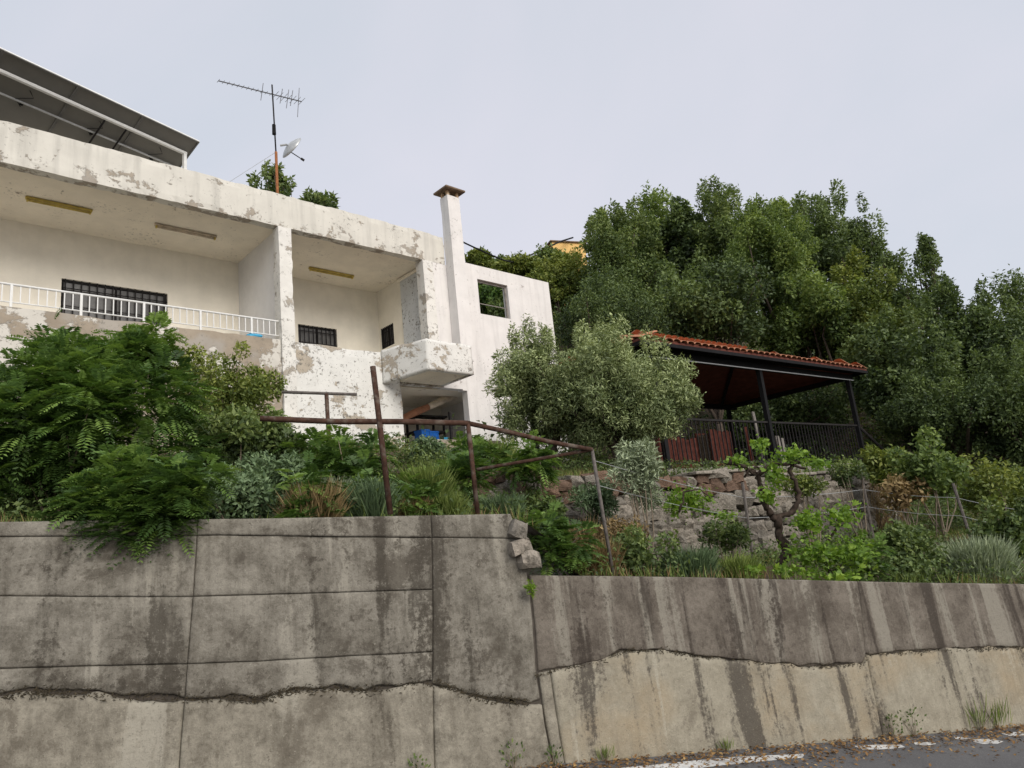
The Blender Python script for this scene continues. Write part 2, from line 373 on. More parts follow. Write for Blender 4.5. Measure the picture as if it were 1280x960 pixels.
# ------------------------------------------------------------------ terrain
def road_z(s, t): return -.1136*s + .175*(t+5.59)/5.59
def top_left(s): return 2.12-.07*(s+1.72)
def top_right(s): return 1.37-.131*(s-2)
def ground(X, Y):
    X = np.asarray(X, float); Y = np.asarray(Y, float)
    v = np.stack([X-WALL.o[0], Y-WALL.o[1]], -1); s = v@WALL.x[:2]; t = v@WALL.y[:2]
    vh = np.stack([X-HOUSE.o[0], Y-HOUSE.o[1]], -1); hs = vh@HOUSE.x[:2]; hd = vh@HOUSE.y[:2]
    vv = np.stack([X-STONE.o[0], Y-STONE.o[1]], -1); ss = vv@STONE.x[:2]; sw = vv@STONE.y[:2]
    sc_ = np.clip(s, -30, 30)
    tl, tr = top_left(sc_), np.maximum(top_right(sc_), -1.2)
    zl = tl-.05+(3.5-tl)*smooth(.8, 7.5, t)
    zlow = tr-.05+(1.0-tr)*smooth(.5, 3.5, t)
    zhigh = 2.32-.03*ss+.35*smooth(0, 3, sw)
    k2 = smooth(.1, .42, sw)*(1-smooth(4.2, 6.5, ss)) + smooth(-1.5, 3.5, sw)*smooth(4.2, 6.5, ss)
    zr = zlow+(zhigh-zlow)*k2
    k = smooth(2.05, 2.55, s+.12*np.clip(t, 0, 8)*0)
    z = zl*(1-k)+zr*k
    b = smooth(-5.5, -1.2, hd)*(1-smooth(7.5, 10.5, hs)); z = z*(1-b)+3.5*b
    q = Y-22-.12*np.clip(X, -30, 40)*0
    hill = np.where(q > 0, q*.62*smooth(-2, 6, q), 0); hill = np.minimum(hill, 17+.05*q)
    hill = hill*(1-.5*smooth(9, 24, X)); right = smooth(10, 18, X); hill = hill+right*1.2*smooth(12, 20, Y)
    return z+hill
def gz(x, y): return float(ground(np.array([x]), np.array([y]))[0])

# road and verge
def sheet(name, s0, s1, t0, t1, dz, mat, ns_=40, nt_=12, wob=0):
    S, T = np.meshgrid(np.linspace(s0, s1, ns_), np.linspace(t0, t1, nt_)); Z = road_z(S, T)+dz
    P = WALL.o+S[..., None]*WALL.x+T[..., None]*WALL.y; P[..., 2] = Z; P = P.reshape(-1, 3)
    if wob: P[:, 2] += vnoise(P, .8, 3)*wob
    i = np.arange(ns_*nt_).reshape(nt_, ns_); Fc = np.stack([i[:-1, :-1], i[:-1, 1:], i[1:, 1:], i[1:, :-1]], -1).reshape(-1, 4)
    return obj(name, mesh_np(name, P, Fc, mat, True))
road = sheet('road', -40, 60, -7.6, .03, 0, MT['asph'], 80, 10); road['kind'] = 'structure'
verge = sheet('verge', -120, 200, -160, -7.5, -.02, MT['earth'], 60, 40, .03); verge['kind'] = 'structure'

# hillside: one sheet behind the walls, out to the skyline
def terrain():
    # stretched grid in wall coordinates
    sg = np.concatenate([np.linspace(-150, -14, 18), np.linspace(-13.5, 20, 180), np.linspace(21, 170, 22)])
    tg = np.concatenate([np.linspace(.24, 16, 84), np.linspace(16.5, 60, 60), np.linspace(64, 200, 16)])
    S, T = np.meshgrid(sg, tg); P = WALL.o+S[..., None]*WALL.x+T[..., None]*WALL.y
    Z = ground(P[..., 0], P[..., 1]); P[..., 2] = Z; P = P.reshape(-1, 3)
    P[:, 2] += vnoise(P*np.array([1, 1, 0]), .9, 11)*.05*smooth(.3, 1.5, T.ravel())
    i = np.arange(len(sg)*len(tg)).reshape(len(tg), len(sg)); Fc = np.stack([i[:-1, :-1], i[:-1, 1:], i[1:, 1:], i[1:, :-1]], -1).reshape(-1, 4)
    o = obj('hillside', mesh_np('hillside', P, Fc, MT['earth'], True)); o['kind'] = 'structure'; return o
terrain()

# worn edge line on the road
def road_pt(px, py, dz=.004):
    # road plane: z = -.1136 s + .175 (t+5.59)/5.59
    a = WALL.x*-.1136 + WALL.y*(.175/5.59); n = np.array([-a[0], -a[1], 1.]); p = WALL.o+np.array([0, 0, .175])
    P = on_plane(px, py, p, n); return P+np.array([0, 0, dz])
for poly in ([(700, 968), (760, 962), (823, 956), (870, 951), (930, 946), (1006, 943), (1003, 947), (950, 952), (900, 957), (860, 962), (780, 972), (700, 981)],
             [(1067, 933), (1095, 931.5), (1126, 931.5), (1131, 934), (1110, 936.5), (1078, 937)],
             [(1142, 928.5), (1160, 928), (1170, 930), (1158, 931.8), (1144, 931)],
             [(1192, 921.5), (1204, 921.8), (1213, 923.5), (1203, 924.6), (1194, 923.6)],
             [(1216, 925), (1234, 924), (1254, 927), (1247, 929.8), (1228, 930), (1217, 928)],
             [(1252, 917.5), (1280, 914.5), (1330, 909), (1400, 902), (1400, 907), (1335, 914), (1280, 919), (1262, 920.5)]):
    P = [road_pt(*p) for p in poly]; n = len(P)
    g = Geo().add(P+[p-np.array([0, 0, .003]) for p in P], [tuple(range(n))]+[(i, n+i, n+(i+1) % n, (i+1) % n) for i in range(n)])
    g.build('lane_marking', MT['paint'], road)

# ------------------------------------------------------------------ retaining walls of poured concrete
BAT = .06
def wp(px, py): return WALL.px(px, py, 0., BAT)       # (s, z) on the battered face
def pl(pts): return np.array([wp(*p) for p in pts])
def ext(A, s0=None, s1=None, sl=-.1):
    A = A[np.argsort(A[:, 0])]
    if s0 is not None: A = np.vstack([[s0, A[0, 1]-(A[0, 0]-s0)*sl], A])
    if s1 is not None: A = np.vstack([A, [s1, A[-1, 1]+(s1-A[-1, 0])*sl]])
    return A
def panel(name, left, right, top, bot, mat, parent, proud=0., depth=.12, rag=0., seed=0, lip=.006):
    """left/right: (s,z) polylines read at a height; top/bot: (s,z) polylines read along s"""
    lf = lambda z: np.interp(z, left[np.argsort(left[:, 1]), 1], left[np.argsort(left[:, 1]), 0])
    rf = lambda z: np.interp(z, right[np.argsort(right[:, 1]), 1], right[np.argsort(right[:, 1]), 0])
    tf = lambda s: np.interp(s, top[:, 0], top[:, 1]); bf = lambda s: np.interp(s, bot[:, 0], bot[:, 1])
    wid = right[:, 0].mean()-left[:, 0].mean(); hgt = (tf(left[:, 0].mean())-bf(left[:, 0].mean()))
    nu, nv = max(6, int(wid/.03)), max(4, int(abs(hgt)/.035))
    ew, eh = .014/max(wid, .05), .014/max(abs(hgt), .05)
    U, V = np.meshgrid(np.concatenate([[0], np.linspace(min(ew, .1), 1-min(ew, .1), nu-1), [1]]), np.concatenate([[0], np.linspace(min(eh, .15), 1-min(eh, .15), nv-1), [1]]))
    sm = left[:, 0].mean()+U*wid; Z = bf(sm)*(1-V)+tf(sm)*V
    S = lf(Z)*(1-U)+rf(Z)*U
    Z = bf(S)*(1-V)+tf(S)*V
    g = .002
    S = S+g*(1-2*U)*(np.abs(1-2*U) > .999); Z = Z+g*(1-2*V)*(np.abs(1-2*V) > .999)
    Q = np.stack([S, 0*S, Z], -1).reshape(-1, 3)
    if rag:
        Z = Z+(vnoise(Q*np.array([1, 1, 0]), 7., seed+3, 5)*rag).reshape(Z.shape)*(1-V if rag > 0 else V)
    er = ((U == 0) | (U == 1) | (V == 0) | (V == 1)).astype(float)
    nz = vnoise(Q, 1.1, seed, 4).reshape(S.shape)*.012+vnoise(Q, 9, seed+9, 3).reshape(S.shape)*.004
    ch = np.clip(vnoise(Q, 7, seed+21, 3).reshape(S.shape)+.0, 0, 1)*.012
    T = BAT*Z-proud+nz+er*(lip*np.clip(.9+1.6*vnoise(Q, 2.2, seed+33, 3).reshape(S.shape), .05, 2)+ch)
    Pf = np.stack([S, T, Z], -1).reshape(-1, 3); n = len(Pf); i = np.arange(n).reshape(nv+1, nu+1)
    Fc = np.stack([i[:-1, :-1], i[:-1, 1:], i[1:, 1:], i[1:, :-1]], -1).reshape(-1, 4)
    ring = np.concatenate([i[0, :], i[1:, -1], i[-1, -2::-1], i[-2:0:-1, 0]])
    B = Pf[ring].copy(); B[:, 1] += depth; m = len(ring); k = np.arange(m)
    Fr_ = np.stack([ring[(k+1) % m], ring[k], n+k, n+(k+1) % m], -1)
    return obj(name, mesh_np(name, np.vstack([Pf, B]), np.vstack([Fc, Fr_]), mat, False), parent)

wl = thing('retaining_wall', 'tall grey poured concrete retaining wall with horizontal form joints and broken right end', 'wall', tuple(WALL.o), WALL.a)
S0, S1 = -9., 13.
Ltop = ext(pl([(0, 652), (160, 649.5), (320, 648), (480, 645), (640, 642)]), S0, 3, -.07)
Lj1 = ext(pl([(0, 671), (270, 669), (640, 673)]), S0, 3, -.08)
Lj2 = ext(pl([(0, 745), (120, 746), (235, 746), (380, 742), (540, 737)]), S0, 3, -.1)
Lj3 = ext(pl([(0, 836), (100, 833), (235, 830), (320, 827), (440, 820), (540, 815)]), S0, 3, -.1)
Lcold = ext(pl([(0, 868), (33, 863), (100, 863), (150, 867), (200, 870), (230, 871), (267, 870), (320, 872), (370, 860), (420, 858), (453, 862), (493, 857), (537, 852), (560, 857), (587, 867), (660, 877)]), S0, 3, -.1)
Lbase = np.array([[S0, road_z(S0, 0)-.12], [3, road_z(3, 0)-.12]])
V1 = pl([(247, 655), (246, 668), (241, 745), (234, 832), (231, 870), (224, 958), (222, 990)]); V2 = pl([(539, 650), (540, 672), (541, 740), (541, 815), (541, 853), (543, 955), (544, 990)])
Vm = lambda s: np.array([[s, -1.], [s, 4.]])
Vend = pl([(640, 640), (652, 655), (650, 668), (653, 680), (657, 700), (661, 725), (667, 780), (671, 840), (680, 905), (690, 955), (694, 985)])
VendT = pl([(637, 640), (642, 652), (651, 675), (653, 690)])
cols = [(Vm(S0), Vm(-5.6)), (Vm(-5.6), Vm(-3.1)), (Vm(-3.1), V1), (V1, V2), (V2, Vend)]
for ci, (a, b) in enumerate(cols):
    last = ci == len(cols)-1
    bb = VendT if last else b
    panel('coping_panel', a, bb, Ltop, Lj1, MT['conL'], wl, .004, .36, 0, 10+ci)
    if last:
        panel('wall_panel', a, b, Lj1, Lcold, MT['conL'], wl, -.004, .3, .03, 20+ci)
    else:
        panel('wall_panel', a, b, Lj1, Lj2, MT['conL'], wl, .0, .12, 0, 20+ci)
        panel('wall_panel', a, b, Lj2, Lj3, MT['conL'], wl, .006-.004*(ci % 2), .12, 0, 30+ci)
        panel('wall_panel', a, b, Lj3, Lcold, MT['conL'], wl, .002, .12, .03, 40+ci)
    panel('footing_panel', a, b, Lcold-np.array([0, .02]), Lbase, MT['conL2'], wl, .02, .2, -.035, 50+ci, .012)
g = Geo(); ss_ = np.linspace(S0, 1.7, 30); tz = np.interp(ss_, Ltop[:, 0], Ltop[:, 1])-.03
for i in range(29):
    a, b = ss_[i], ss_[i+1]
    za, zb, ba, bb_ = tz[i], tz[i+1], road_z(a, 0)-.3, road_z(b, 0)-.3
    g.add([(a, BAT*ba+.022, ba), (b, BAT*bb_+.022, bb_), (b, BAT*zb+.022, zb), (a, BAT*za+.022, za), (a, .33, ba), (b, .33, bb_), (b, .34, zb), (a, .34, za)], [(0, 1, 2, 3), (3, 2, 6, 7), (7, 6, 5, 4)] + ([(1, 5, 6, 2)] if i == 28 else []))
g.build('wall_core', MT['core'], wl)
# broken stones at the end of the tall wall
def lump(name, size, mat, seed, parent=None, loc=(0, 0, 0), rot=(0, 0, 0), sub=2):
    bm = bmesh.new(); bmesh.ops.create_cube(bm, size=1); bmesh.ops.subdivide_edges(bm, edges=bm.edges[:], cuts=sub, use_grid_fill=True)
    P = np.array([v.co[:] for v in bm.verts]); n = np.linalg.norm(P, axis=1); P2 = P*(.62+.38*(.55/n))[:, None]
    D = np.stack([vnoise(P, 1.7, seed+k*7, 2) for k in range(3)], 1)*.17
    for v, p, d in zip(bm.verts, P2, D): v.co = Vector((p+d)*np.array(size))
    me = bpy.data.meshes.new(name); bm.to_mesh(me); bm.free(); me.materials.append(mat)
    o = obj(name, me, parent, loc); o.rotation_euler = rot; return o
for i, (px, py, sx, sz) in enumerate([(650, 683, .2, .13), (660, 700, .19, .14), (646, 662, .14, .16)]):
    s_, z_ = wp(px, py); lump('broken_stone', (sx, .3, sz), MT['stone'], 60+i, wl, (s_, .15, z_), (0, .3*i-.2, 0))

wr = thing('retaining_wall', 'low concrete retaining wall with dark rain streaks above a pale lower pour beside the road', 'wall', tuple(WALL.o), WALL.a)
Rtop = ext(pl([(668, 719), (760, 720), (900, 722), (1075, 726.5), (1180, 729), (1280, 730)]), 1.7, S1, -.13)
Rcold = ext(pl([(666, 842), (713, 832), (749, 827), (775, 812), (826, 811), (867, 819), (909, 822), (950, 827), (1012, 832), (1078, 829), (1083, 817), (1137, 814), (1160, 812), (1212, 810), (1280, 808)]), 1.7, S1, -.12)
Rbase = np.array([[1., road_z(1, 0)-.12], [S1, road_z(S1, 0)-.12]])
VR0 = Vend+np.array([.015, 0]); VR1 = pl([(664, 700), (670, 780), (675, 845), (683, 900), (692, 955), (697, 985)])+np.array([.09, 0]); VR4 = pl([(1070, 715), (1075, 745), (1082, 816), (1088, 850), (1102, 915), (1106, 950)])
panel('upper_panel', VR0, VR4, Rtop, Rcold, MT['conR'], wr, .0, .34, .02, 71)
panel('upper_panel', VR4, Vm(9.2), Rtop, Rcold, MT['conR'], wr, -.004, .34, .02, 72)
panel('upper_panel', Vm(9.2), Vm(S1), Rtop, Rcold, MT['conR'], wr, .0, .34, .02, 73)
lo_ = Rcold-np.array([0, .006])
panel('lower_panel', VR0, VR1, lo_, Rbase, MT['conL2'], wr, .0, .2, 0, 74)
panel('lower_panel', VR1, VR4, lo_, Rbase, MT['conR2'], wr, .014, .2, -.03, 75, .02)
panel('lower_panel', VR4, Vm(9.2), lo_, Rbase, MT['conR2'], wr, .012, .2, -.03, 76, .02)
panel('lower_panel', Vm(9.2), Vm(S1), lo_, Rbase, MT['conR2'], wr, .014, .2, -.03, 77, .02)
g = Geo(); ss_ = np.linspace(1.74, S1, 30); tz = np.interp(ss_, Rtop[:, 0], Rtop[:, 1])-.03
for i in range(29):
    a, b = ss_[i], ss_[i+1]; za, zb, ba, bb_ = tz[i], tz[i+1], road_z(a, 0)-.3, road_z(b, 0)-.3
    g.add([(a, BAT*ba+.022, ba), (b, BAT*bb_+.022, bb_), (b, BAT*zb+.022, zb), (a, BAT*za+.022, za), (a, .31, ba), (b, .31, bb_), (b, .32, zb), (a, .32, za)], [(0, 1, 2, 3), (3, 2, 6, 7), (7, 6, 5, 4)])
g.build('wall_core', MT['core'], wr)

# ------------------------------------------------------------------ house
hx = HOUSE
house = thing('house', 'two storey white concrete house with flaking limewash and deep open balconies', 'house', (hx.o[0], hx.o[1], 0), hx.a)
SL = -8.6
rough_box('parapet_band', SL, 4.68, 0., .22, 9.1, 9.92, MT['band'], house, .12, .005, .03, 1)
rough_box('ceiling', SL, 4.2, .22, 2.9, 9.13, 9.32, MT['ceil'], house, .3, .01, 0, 2)
Geo().box(SL, 8.6*0+4.4, 2.9, 9, 9.12, 9.33).build('roof_slab', MT['band'], house)
rough_box('pillar', -.06, .25, -.035, .28, 2.6, 9.1, MT['pillar'], house, .12, .012, .03, 3)
rough_box('corner_pillar', 3.9, 4.23, -.03, .3, 6.43, 9.1, MT['pillar'], house, .12, .008, .02, 4)
rough_box('corner_wall', 4.235, 5.32, .0, .22, 3.6, 9.1, MT['white'], house, .2, .006, .01, 5) if False else None
wall_holes('front_wall', 4.232, 4.9, 5.65, 9.098, .004, .22, [], MT['white'], house)
rough_box('balcony_wall', SL, -.062, .01, .2, 2.6, 6.43, MT['bare'], house, .2, .014, .03, 6)
rough_box('balcony_wall', .252, 2.98, .01, .2, 2.6, 6.41, MT['heavy'], house, .2, .014, .03, 7)
rough_box('balcony_wall', 2.985, 4.9, .012, .2, 5.66, 6.41, MT['heavy'], house, .2, .01, .02, 8)
Geo().box(SL, 4.2, .2, 2.9, 5.75, 5.95).build('balcony_floor', MT['grey'], house)
Geo().box(.02, .19, .28, 2.5, 5.95, 9.135).build('dividing_wall', MT['grey'], house)
bw = (-3.75, -1.64, 6.85, 8.04)
wall_holes('back_wall', SL, .1, 5.95, 9.135, 2.46, 2.66, [bw], MT['cream'], house)
bw2 = (1.69, 2.83, 7.2, 7.84)
wall_holes('back_wall', .1, 4.3, 5.95, 9.135, 2.72, 2.9, [bw2], MT['cream'], house)
sw_ = (1.98, 2.64, 7.37, 7.99)
wall_holes('side_wall', 1.45, 2.72, 5.95, 9.135, 4.2, 4.36, [sw_], MT['cream'], house, 1)
Geo().box(4.16, 4.36, .3, 1.449, 5.95, 9.05).build('mildewed_wall', MT['mildew'], house)
Geo().tube([(4.13, .32, 9.06), (4.13, 1.5, 9.06)], .05, 8).build('conduit', MT['ceil'], house)
# windows
def window(parent, x0, x1, z0, z1, y, nbar, nrail, side=False, fr=.05):
    T = (lambda a: a) if not side else (lambda a: (a[2], a[3], a[0], a[1], a[4], a[5]))
    def B(x0, x1, y0, y1, z0, z1): return (y0, y1, x0, x1, z0, z1) if side else (x0, x1, y0, y1, z0, z1)
    g = Geo(); d = .05
    for q in (B(x0, x1, y, y+d, z1-fr, z1), B(x0, x1, y, y+d, z0, z0+fr), B(x0, x0+fr, y, y+d, z0+fr, z1-fr), B(x1-fr, x1, y, y+d, z0+fr, z1-fr)): g.box(*q)
    w_ = g.build('window', MT['dark'], parent)
    mid = (x0+x1)/2
    for a, b in ((x0+fr, mid-.02), (mid+.02, x1-fr)):
        Geo().box(*B(a, b, y+.03, y+.036, z0+fr, z1-fr)).build('pane', MT['glass'], w_)
    Geo().box(*B(mid-.02, mid+.02, y, y+.05, z0+fr, z1-fr)).build('mullion', MT['dark'], w_)
    for i in range(nbar):
        xx = x0+(x1-x0)*(i+.5)/nbar; Geo().box(*B(xx-.011, xx+.011, y-.05, y-.03, z0, z1)).build('bar', MT['dark'], w_)
    for i in range(nrail):
        zz = z0+(z1-z0)*(i+.5)/nrail; Geo().box(*B(x0, x1, y-.035, y-.02, zz-.01, zz+.01)).build('bar', MT['dark'], w_)
    return w_
window(house, *bw, 2.52, 14, 3); window(house, *bw2, 2.78, 9, 2); window(house, *sw_, 4.25, 8, 2, True)
# white balcony railing
rg = Geo().tube([(SL, .1, 6.87), (-.06, .1, 6.86)], .022, 8).build('balcony_railing', MT['metal'], house)
Geo().tube([(SL, .1, 6.55), (-.06, .1, 6.53)], .012, 6).build('lower_rail', MT['metal'], rg)
me_b = None; nb = 0
x_ = -.14
while x_ > SL:
    post = nb % 8 == 4
    g = Geo().box(-.02, .02, -.02, .02, 6.42, 6.86) if post else Geo().box(-.009, .009, -.009, .009, 6.54, 6.86)
    o = g.build('railing_post' if post else 'baluster', MT['metal'], rg, loc=(x_, .1, 0)); x_ -= .132; nb += 1
# projecting balcony
poly = [(2.45, .0), (2.9, -1.27), (4.28, -1.22), (4.3, .0)]
def inset(p, d):
    c = np.mean(p, 0); return [tuple(np.array(q)+(c-np.array(q))/np.linalg.norm(c-np.array(q))*d) for q in p]
Geo().prism([(2.95, 0.0), (2.93, -1.24), (4.26, -1.19), (4.28, 0.0)], 5.7, 5.84).build('balcony_slab', MT['ceil'], house)
def rough_quad_wall(name, a, b, th, z0, z1, z0b, mat, seed):
    a = np.array(a); b = np.array(b); L_ = np.linalg.norm(b-a); ang = atan2(*(b-a)[::-1])
    nu, nv = int(L_/.06), 12; g = []
    U, V = np.meshgrid(np.linspace(0, 1, nu+1), np.linspace(0, 1, nv+1))
    zb = z0+(z0b-z0)*U; Z = zb*(1-V)+z1*V
    P = np.stack([a[0]+(b-a)[0]*U, a[1]+(b-a)[1]*U, Z], -1).reshape(-1, 3); nrm = np.array([(b-a)[1], -(b-a)[0], 0])/L_
    P += nrm*(vnoise(P, 2.5, seed)*.014)[:, None]; P[:, 2] += (vnoise(P*np.array([1, 1, 0]), 5, seed+3)*.02)*V.ravel()
    n = len(P); i = np.arange(n).reshape(nv+1, nu+1); Bk = P-nrm*th
    Fc = np.stack([i[:-1, :-1], i[:-1, 1:], i[1:, 1:], i[1:, :-1]], -1).reshape(-1, 4)
    ring = np.concatenate([i[0, :], i[1:, -1], i[-1, -2::-1], i[-2:0:-1, 0]]); k = np.arange(len(ring)); r2 = ring[(k+1) % len(ring)]
    return obj(name, mesh_np(name, np.vstack([P, Bk]), np.vstack([Fc, Fc[:, ::-1]+n, np.stack([r2, ring, ring+n, r2+n], -1)]), mat), house)
rough_quad_wall('balcony_parapet', (2.45, .0), (2.9, -1.27), .12, 5.62, 6.44, 5.69, MT['heavy'], 81)
rough_quad_wall('balcony_parapet', (2.9, -1.27), (4.28, -1.22), .12, 5.69, 6.43, 5.69, MT['heavy'], 82)
rough_quad_wall('balcony_parapet', (4.28, -1.22), (4.3, .01), .12, 5.69, 6.42, 5.69, MT['heavy'], 83)
# end wall with an open window
oh = (5.77, 6.91, 7.87, 8.9)
wall_holes('end_wall', 5.04, 8.68, 2.6, 9.31, .0, .22, [oh], MT['white'], house)
Geo().box(4.9, 5.04, .004, .22, 5.62, 9.2).build('wall_strip', MT['white'], house)
g = Geo().box(oh[0], oh[1], .08, .12, 8.84, 8.9); g.box(oh[1]-.05, oh[1], .08, .12, oh[2], 8.84); g.box(oh[0], oh[1]-.05, .09, .115, 8.2, 8.22)
g.build('window_frame', MT['greyboard'], house)
# chimney
ch = rough_box('chimney', 4.69, 5.11, -.33, .0, 6.35, 11.05, MT['white'], house, .14, .006, .012, 9)
for (a, b) in ((4.71, -.31), (5.03, -.31), (4.71, -.08), (5.03, -.08)): Geo().box(a, a+.07, b, b+.07, 11.05, 11.19).build('cap_support', MT['capstub'], ch)
Geo().prism([(4.56, -.47), (5.24, -.47), (5.24, .13), (4.56, .13)], 11.19, 11.25).build('chimney_cap', MT['cap'], ch, bevel=.012)
# ground floor room under the balcony
Geo().box(2.9, 8.4, 2.3, 2.45, 3.9, 5.7).build('room_back_wall', MT['cream'], house)
Geo().box(5.9, 6.05, .22, 3.2, 3.9, 5.7).build('room_side_wall', MT['white'], house)
Geo().box(2.8, 8.4, .2, 3.3, 3.85, 4.02).build('room_floor', MT['grey'], house)
Geo().box(2.99, 8.4, .22, 3.2, 5.64, 5.74).build('room_ceiling', MT['ceil'], house)
Geo().box(2.99, 3.1, .2, 3.2, 3.9, 5.64).build('room_side_wall', MT['grey'], house)
Geo().box(2.8, 5.2, -.95, -.75, 2.8, 4.12).build('terrace_kerb', MT['bare'], house)
Geo().box(2.8, 5.2, -.75, .2, 2.8, 4.06).build('terrace_slab', MT['grey'], house)
Geo().box(4.62, 4.68, .3, .36, 4.02, 5.1).build('door_post', MT['dark'], house)

# shelf table, crates, awning
tb = thing('shelf_table', 'dark topped two tier table standing in the open ground floor room', 'table', tuple(hx.w(4.3, 1.5, 4.02)), hx.a)
Geo().box(-.1, .95, -.3, .3, 1.12, 1.17).build('table_top', MT['dark'], tb)
Geo().box(-.1, .9, -.3, .3, .70, .75).build('shelf', MT['dark'], tb)
for a in (-.06, .82):
    for b in (-.26, .22): Geo().box(a, a+.05, b, b+.05, 0, 1.12).build('leg', MT['dark'], tb)
for i, (a, w_, h_, c) in enumerate([(4.22, .25, .70, 'blue'), (4.5, .28, .66, 'blue'), (4.82, .22, .5, 'cyan')]):
    o = Geo(); o.box(-w_/2, w_/2, -.16, .16, 0, .02)
    for q in ((-w_/2, w_/2, -.16, -.145), (-w_/2, w_/2, .145, .16), (-w_/2, -w_/2+.015, -.145, .145), (w_/2-.015, w_/2, -.145, .145)): o.box(*q, .02, h_)
    o.box(-w_/2-.012, w_/2+.012, -.172, -.16, h_-.04, h_); o.box(-w_/2-.012, w_/2+.012, .16, .172, h_-.04, h_)
    ob = o.build('plastic_crate', MT[c], None, loc=tuple(hx.w(a, 1.02, 4.02))); ob.rotation_euler = (0, 0, hx.a)
    tag(ob, ['tall deep blue plastic crate under the dark shelf table', 'deep blue plastic crate between two others under the dark table', 'small light blue plastic crate at the end of the table'][i], 'crate', 'blue crates in the ground floor room')
aw = thing('rolled_awning', 'sagging rolled cream awning slung across the ground floor opening', 'awning', tuple(hx.w(4.2, .9, 5.1)), hx.a)
pts = [hx.px(px, py, .9) for px, py in ((503, 523), (520, 515), (535, 509), (552, 501), (567, 495), (582, 489))]
pp = [(x-4.2, .0, z-5.1) for x, z in pts]
Geo().tube(pp[2:], [.09, .11, .12, .1], 10).build('canvas_roll', MT['canvas'], aw, True)
Geo().tube(pp[:3], [.08, .1, .09], 10).build('rusty_roll', MT['canvas2'], aw, True)
Geo().box(pp[1][0], pp[3][0], .05, .45, pp[1][2]-.2, pp[1][2]-.17).build('valance', MT['canvas'], aw)

# things on the balcony ledge and ceiling
o = lump('blue_cloth', (.3, .16, .07), MT['cyan'], 91, None, tuple(hx.w(-.62, .1, 6.455)), (0, 0, hx.a)); tag(o, 'bright blue cloth lying on the balcony ledge under the white railing', 'cloth')
o = lump('small_jar', (.07, .07, .11), MT['black'], 92, None, tuple(hx.w(-.66, .26, 6.49)), (0, 0, hx.a)); tag(o, 'small black jar on the balcony ledge behind blue cloth', 'jar')
for i, (x0, x1, y, lab) in enumerate([(-4.62, -3.48, 1.2, 'rusty yellow fluorescent light on the balcony ceiling next to the solar panels'), (-2.29, -.98, 1.2, 'faded bare fluorescent light on the balcony ceiling beside the dividing wall'), (1.63, 2.93, 1.85, 'bright yellow fluorescent light on the ceiling of the balcony bay by the chimney')]):
    t = thing('fluorescent_light', lab, 'light', tuple(hx.w((x0+x1)/2, y, 9.12)), hx.a, 'ceiling fluorescent lights')
    h = (x1-x0)/2
    Geo().box(-h, h, -.04, .04, -.045, .0).build('housing', MT['tube'] if i != 1 else MT['canvas'], t)
    Geo().tube([(-h+.05, 0, -.075), (h-.05, 0, -.075)], .018, 8).build('lamp_tube', MT['tube'] if i != 1 else MT['canvas'], t, True)
    for q in (-h+.02, h-.05): Geo().box(q, q+.03, -.03, .03, -.095, -.045).build('lamp_holder', MT['tube'], t)

# solar panels
A = on_z(-30, 48, 11.25); B = on_z(248, 178, 11.25); dv = B-A; Ls = np.linalg.norm(dv[:2]); sa = atan2(dv[1], dv[0])
sp = thing('solar_array', 'row of grey backed solar panels on a white steel frame over the flat roof', 'solar panel', (B[0], B[1], 9.33), sa)
tilt = radians(27); NPL = 5; pw = 1.32
me_ = Geo().box(-pw+.02, 0, 0, 2.0, -.035, 0)
for i in range(NPL):
    o = Geo().box(-pw+.015, -.005, 0, 2.0, -.02, -.003).build('panel', MT['solar'], sp, loc=(-i*pw, 0, 1.92)); o.rotation_euler = (-tilt, 0, 0)
    g = Geo(); g.box(-pw+.005, 0, -.03, 0, -.04, .01); g.box(-pw+.005, 0, 2.0, 2.03, -.04, .01); g.box(-pw+.002, -pw+.03, 0, 2, -.04, -.021); g.box(-.03, -.001, 0, 2, -.04, -.021)
    g.build('panel_frame', MT['galv2'], o)
    Geo().box(-pw+.005, 0, -.045, -.031, -.03, .012).build('edge_trim', MT['metal'], o)
    Geo().box(-pw/2-.03, -pw/2+.03, .8, .88, -.04, -.021).build('junction_box', MT['black'], o)
    Geo().tube([(-pw/2, .9, -.05), (-pw/2-.15, .75, -.09), (-pw/2+.1, .6, -.08), (-pw/2, .5, -.04)], .008, 5).build('cable', MT['black'], o)
zt = lambda y: 1.92-y*math.tan(tilt)-.09
Geo().tube([(-NPL*pw, .28, zt(.28)), (-.12, .28, zt(.28))], .045, 8).build('purlin', MT['metal'], sp)
Geo().tube([(-NPL*pw, .66, zt(.66)), (-.12, .66, zt(.66))], .022, 8).build('purlin', MT['galv'], sp)
for x_ in (-.16, -5.4):
    Geo().box(x_-.035, x_+.035, .245, .315, 0, zt(.28)).build('post', MT['metal'], sp)
    Geo().box(x_-.03, x_+.03, 1.7, 1.76, 0, zt(1.72)).build('post', MT['galv'], sp)
for x_ in (-1.5, -1.95): Geo().tube([(x_, .3, zt(.3)-.04), (x_, 1.6, zt(1.6)-.04)], .02, 6).build('rafter', MT['dark'], sp)

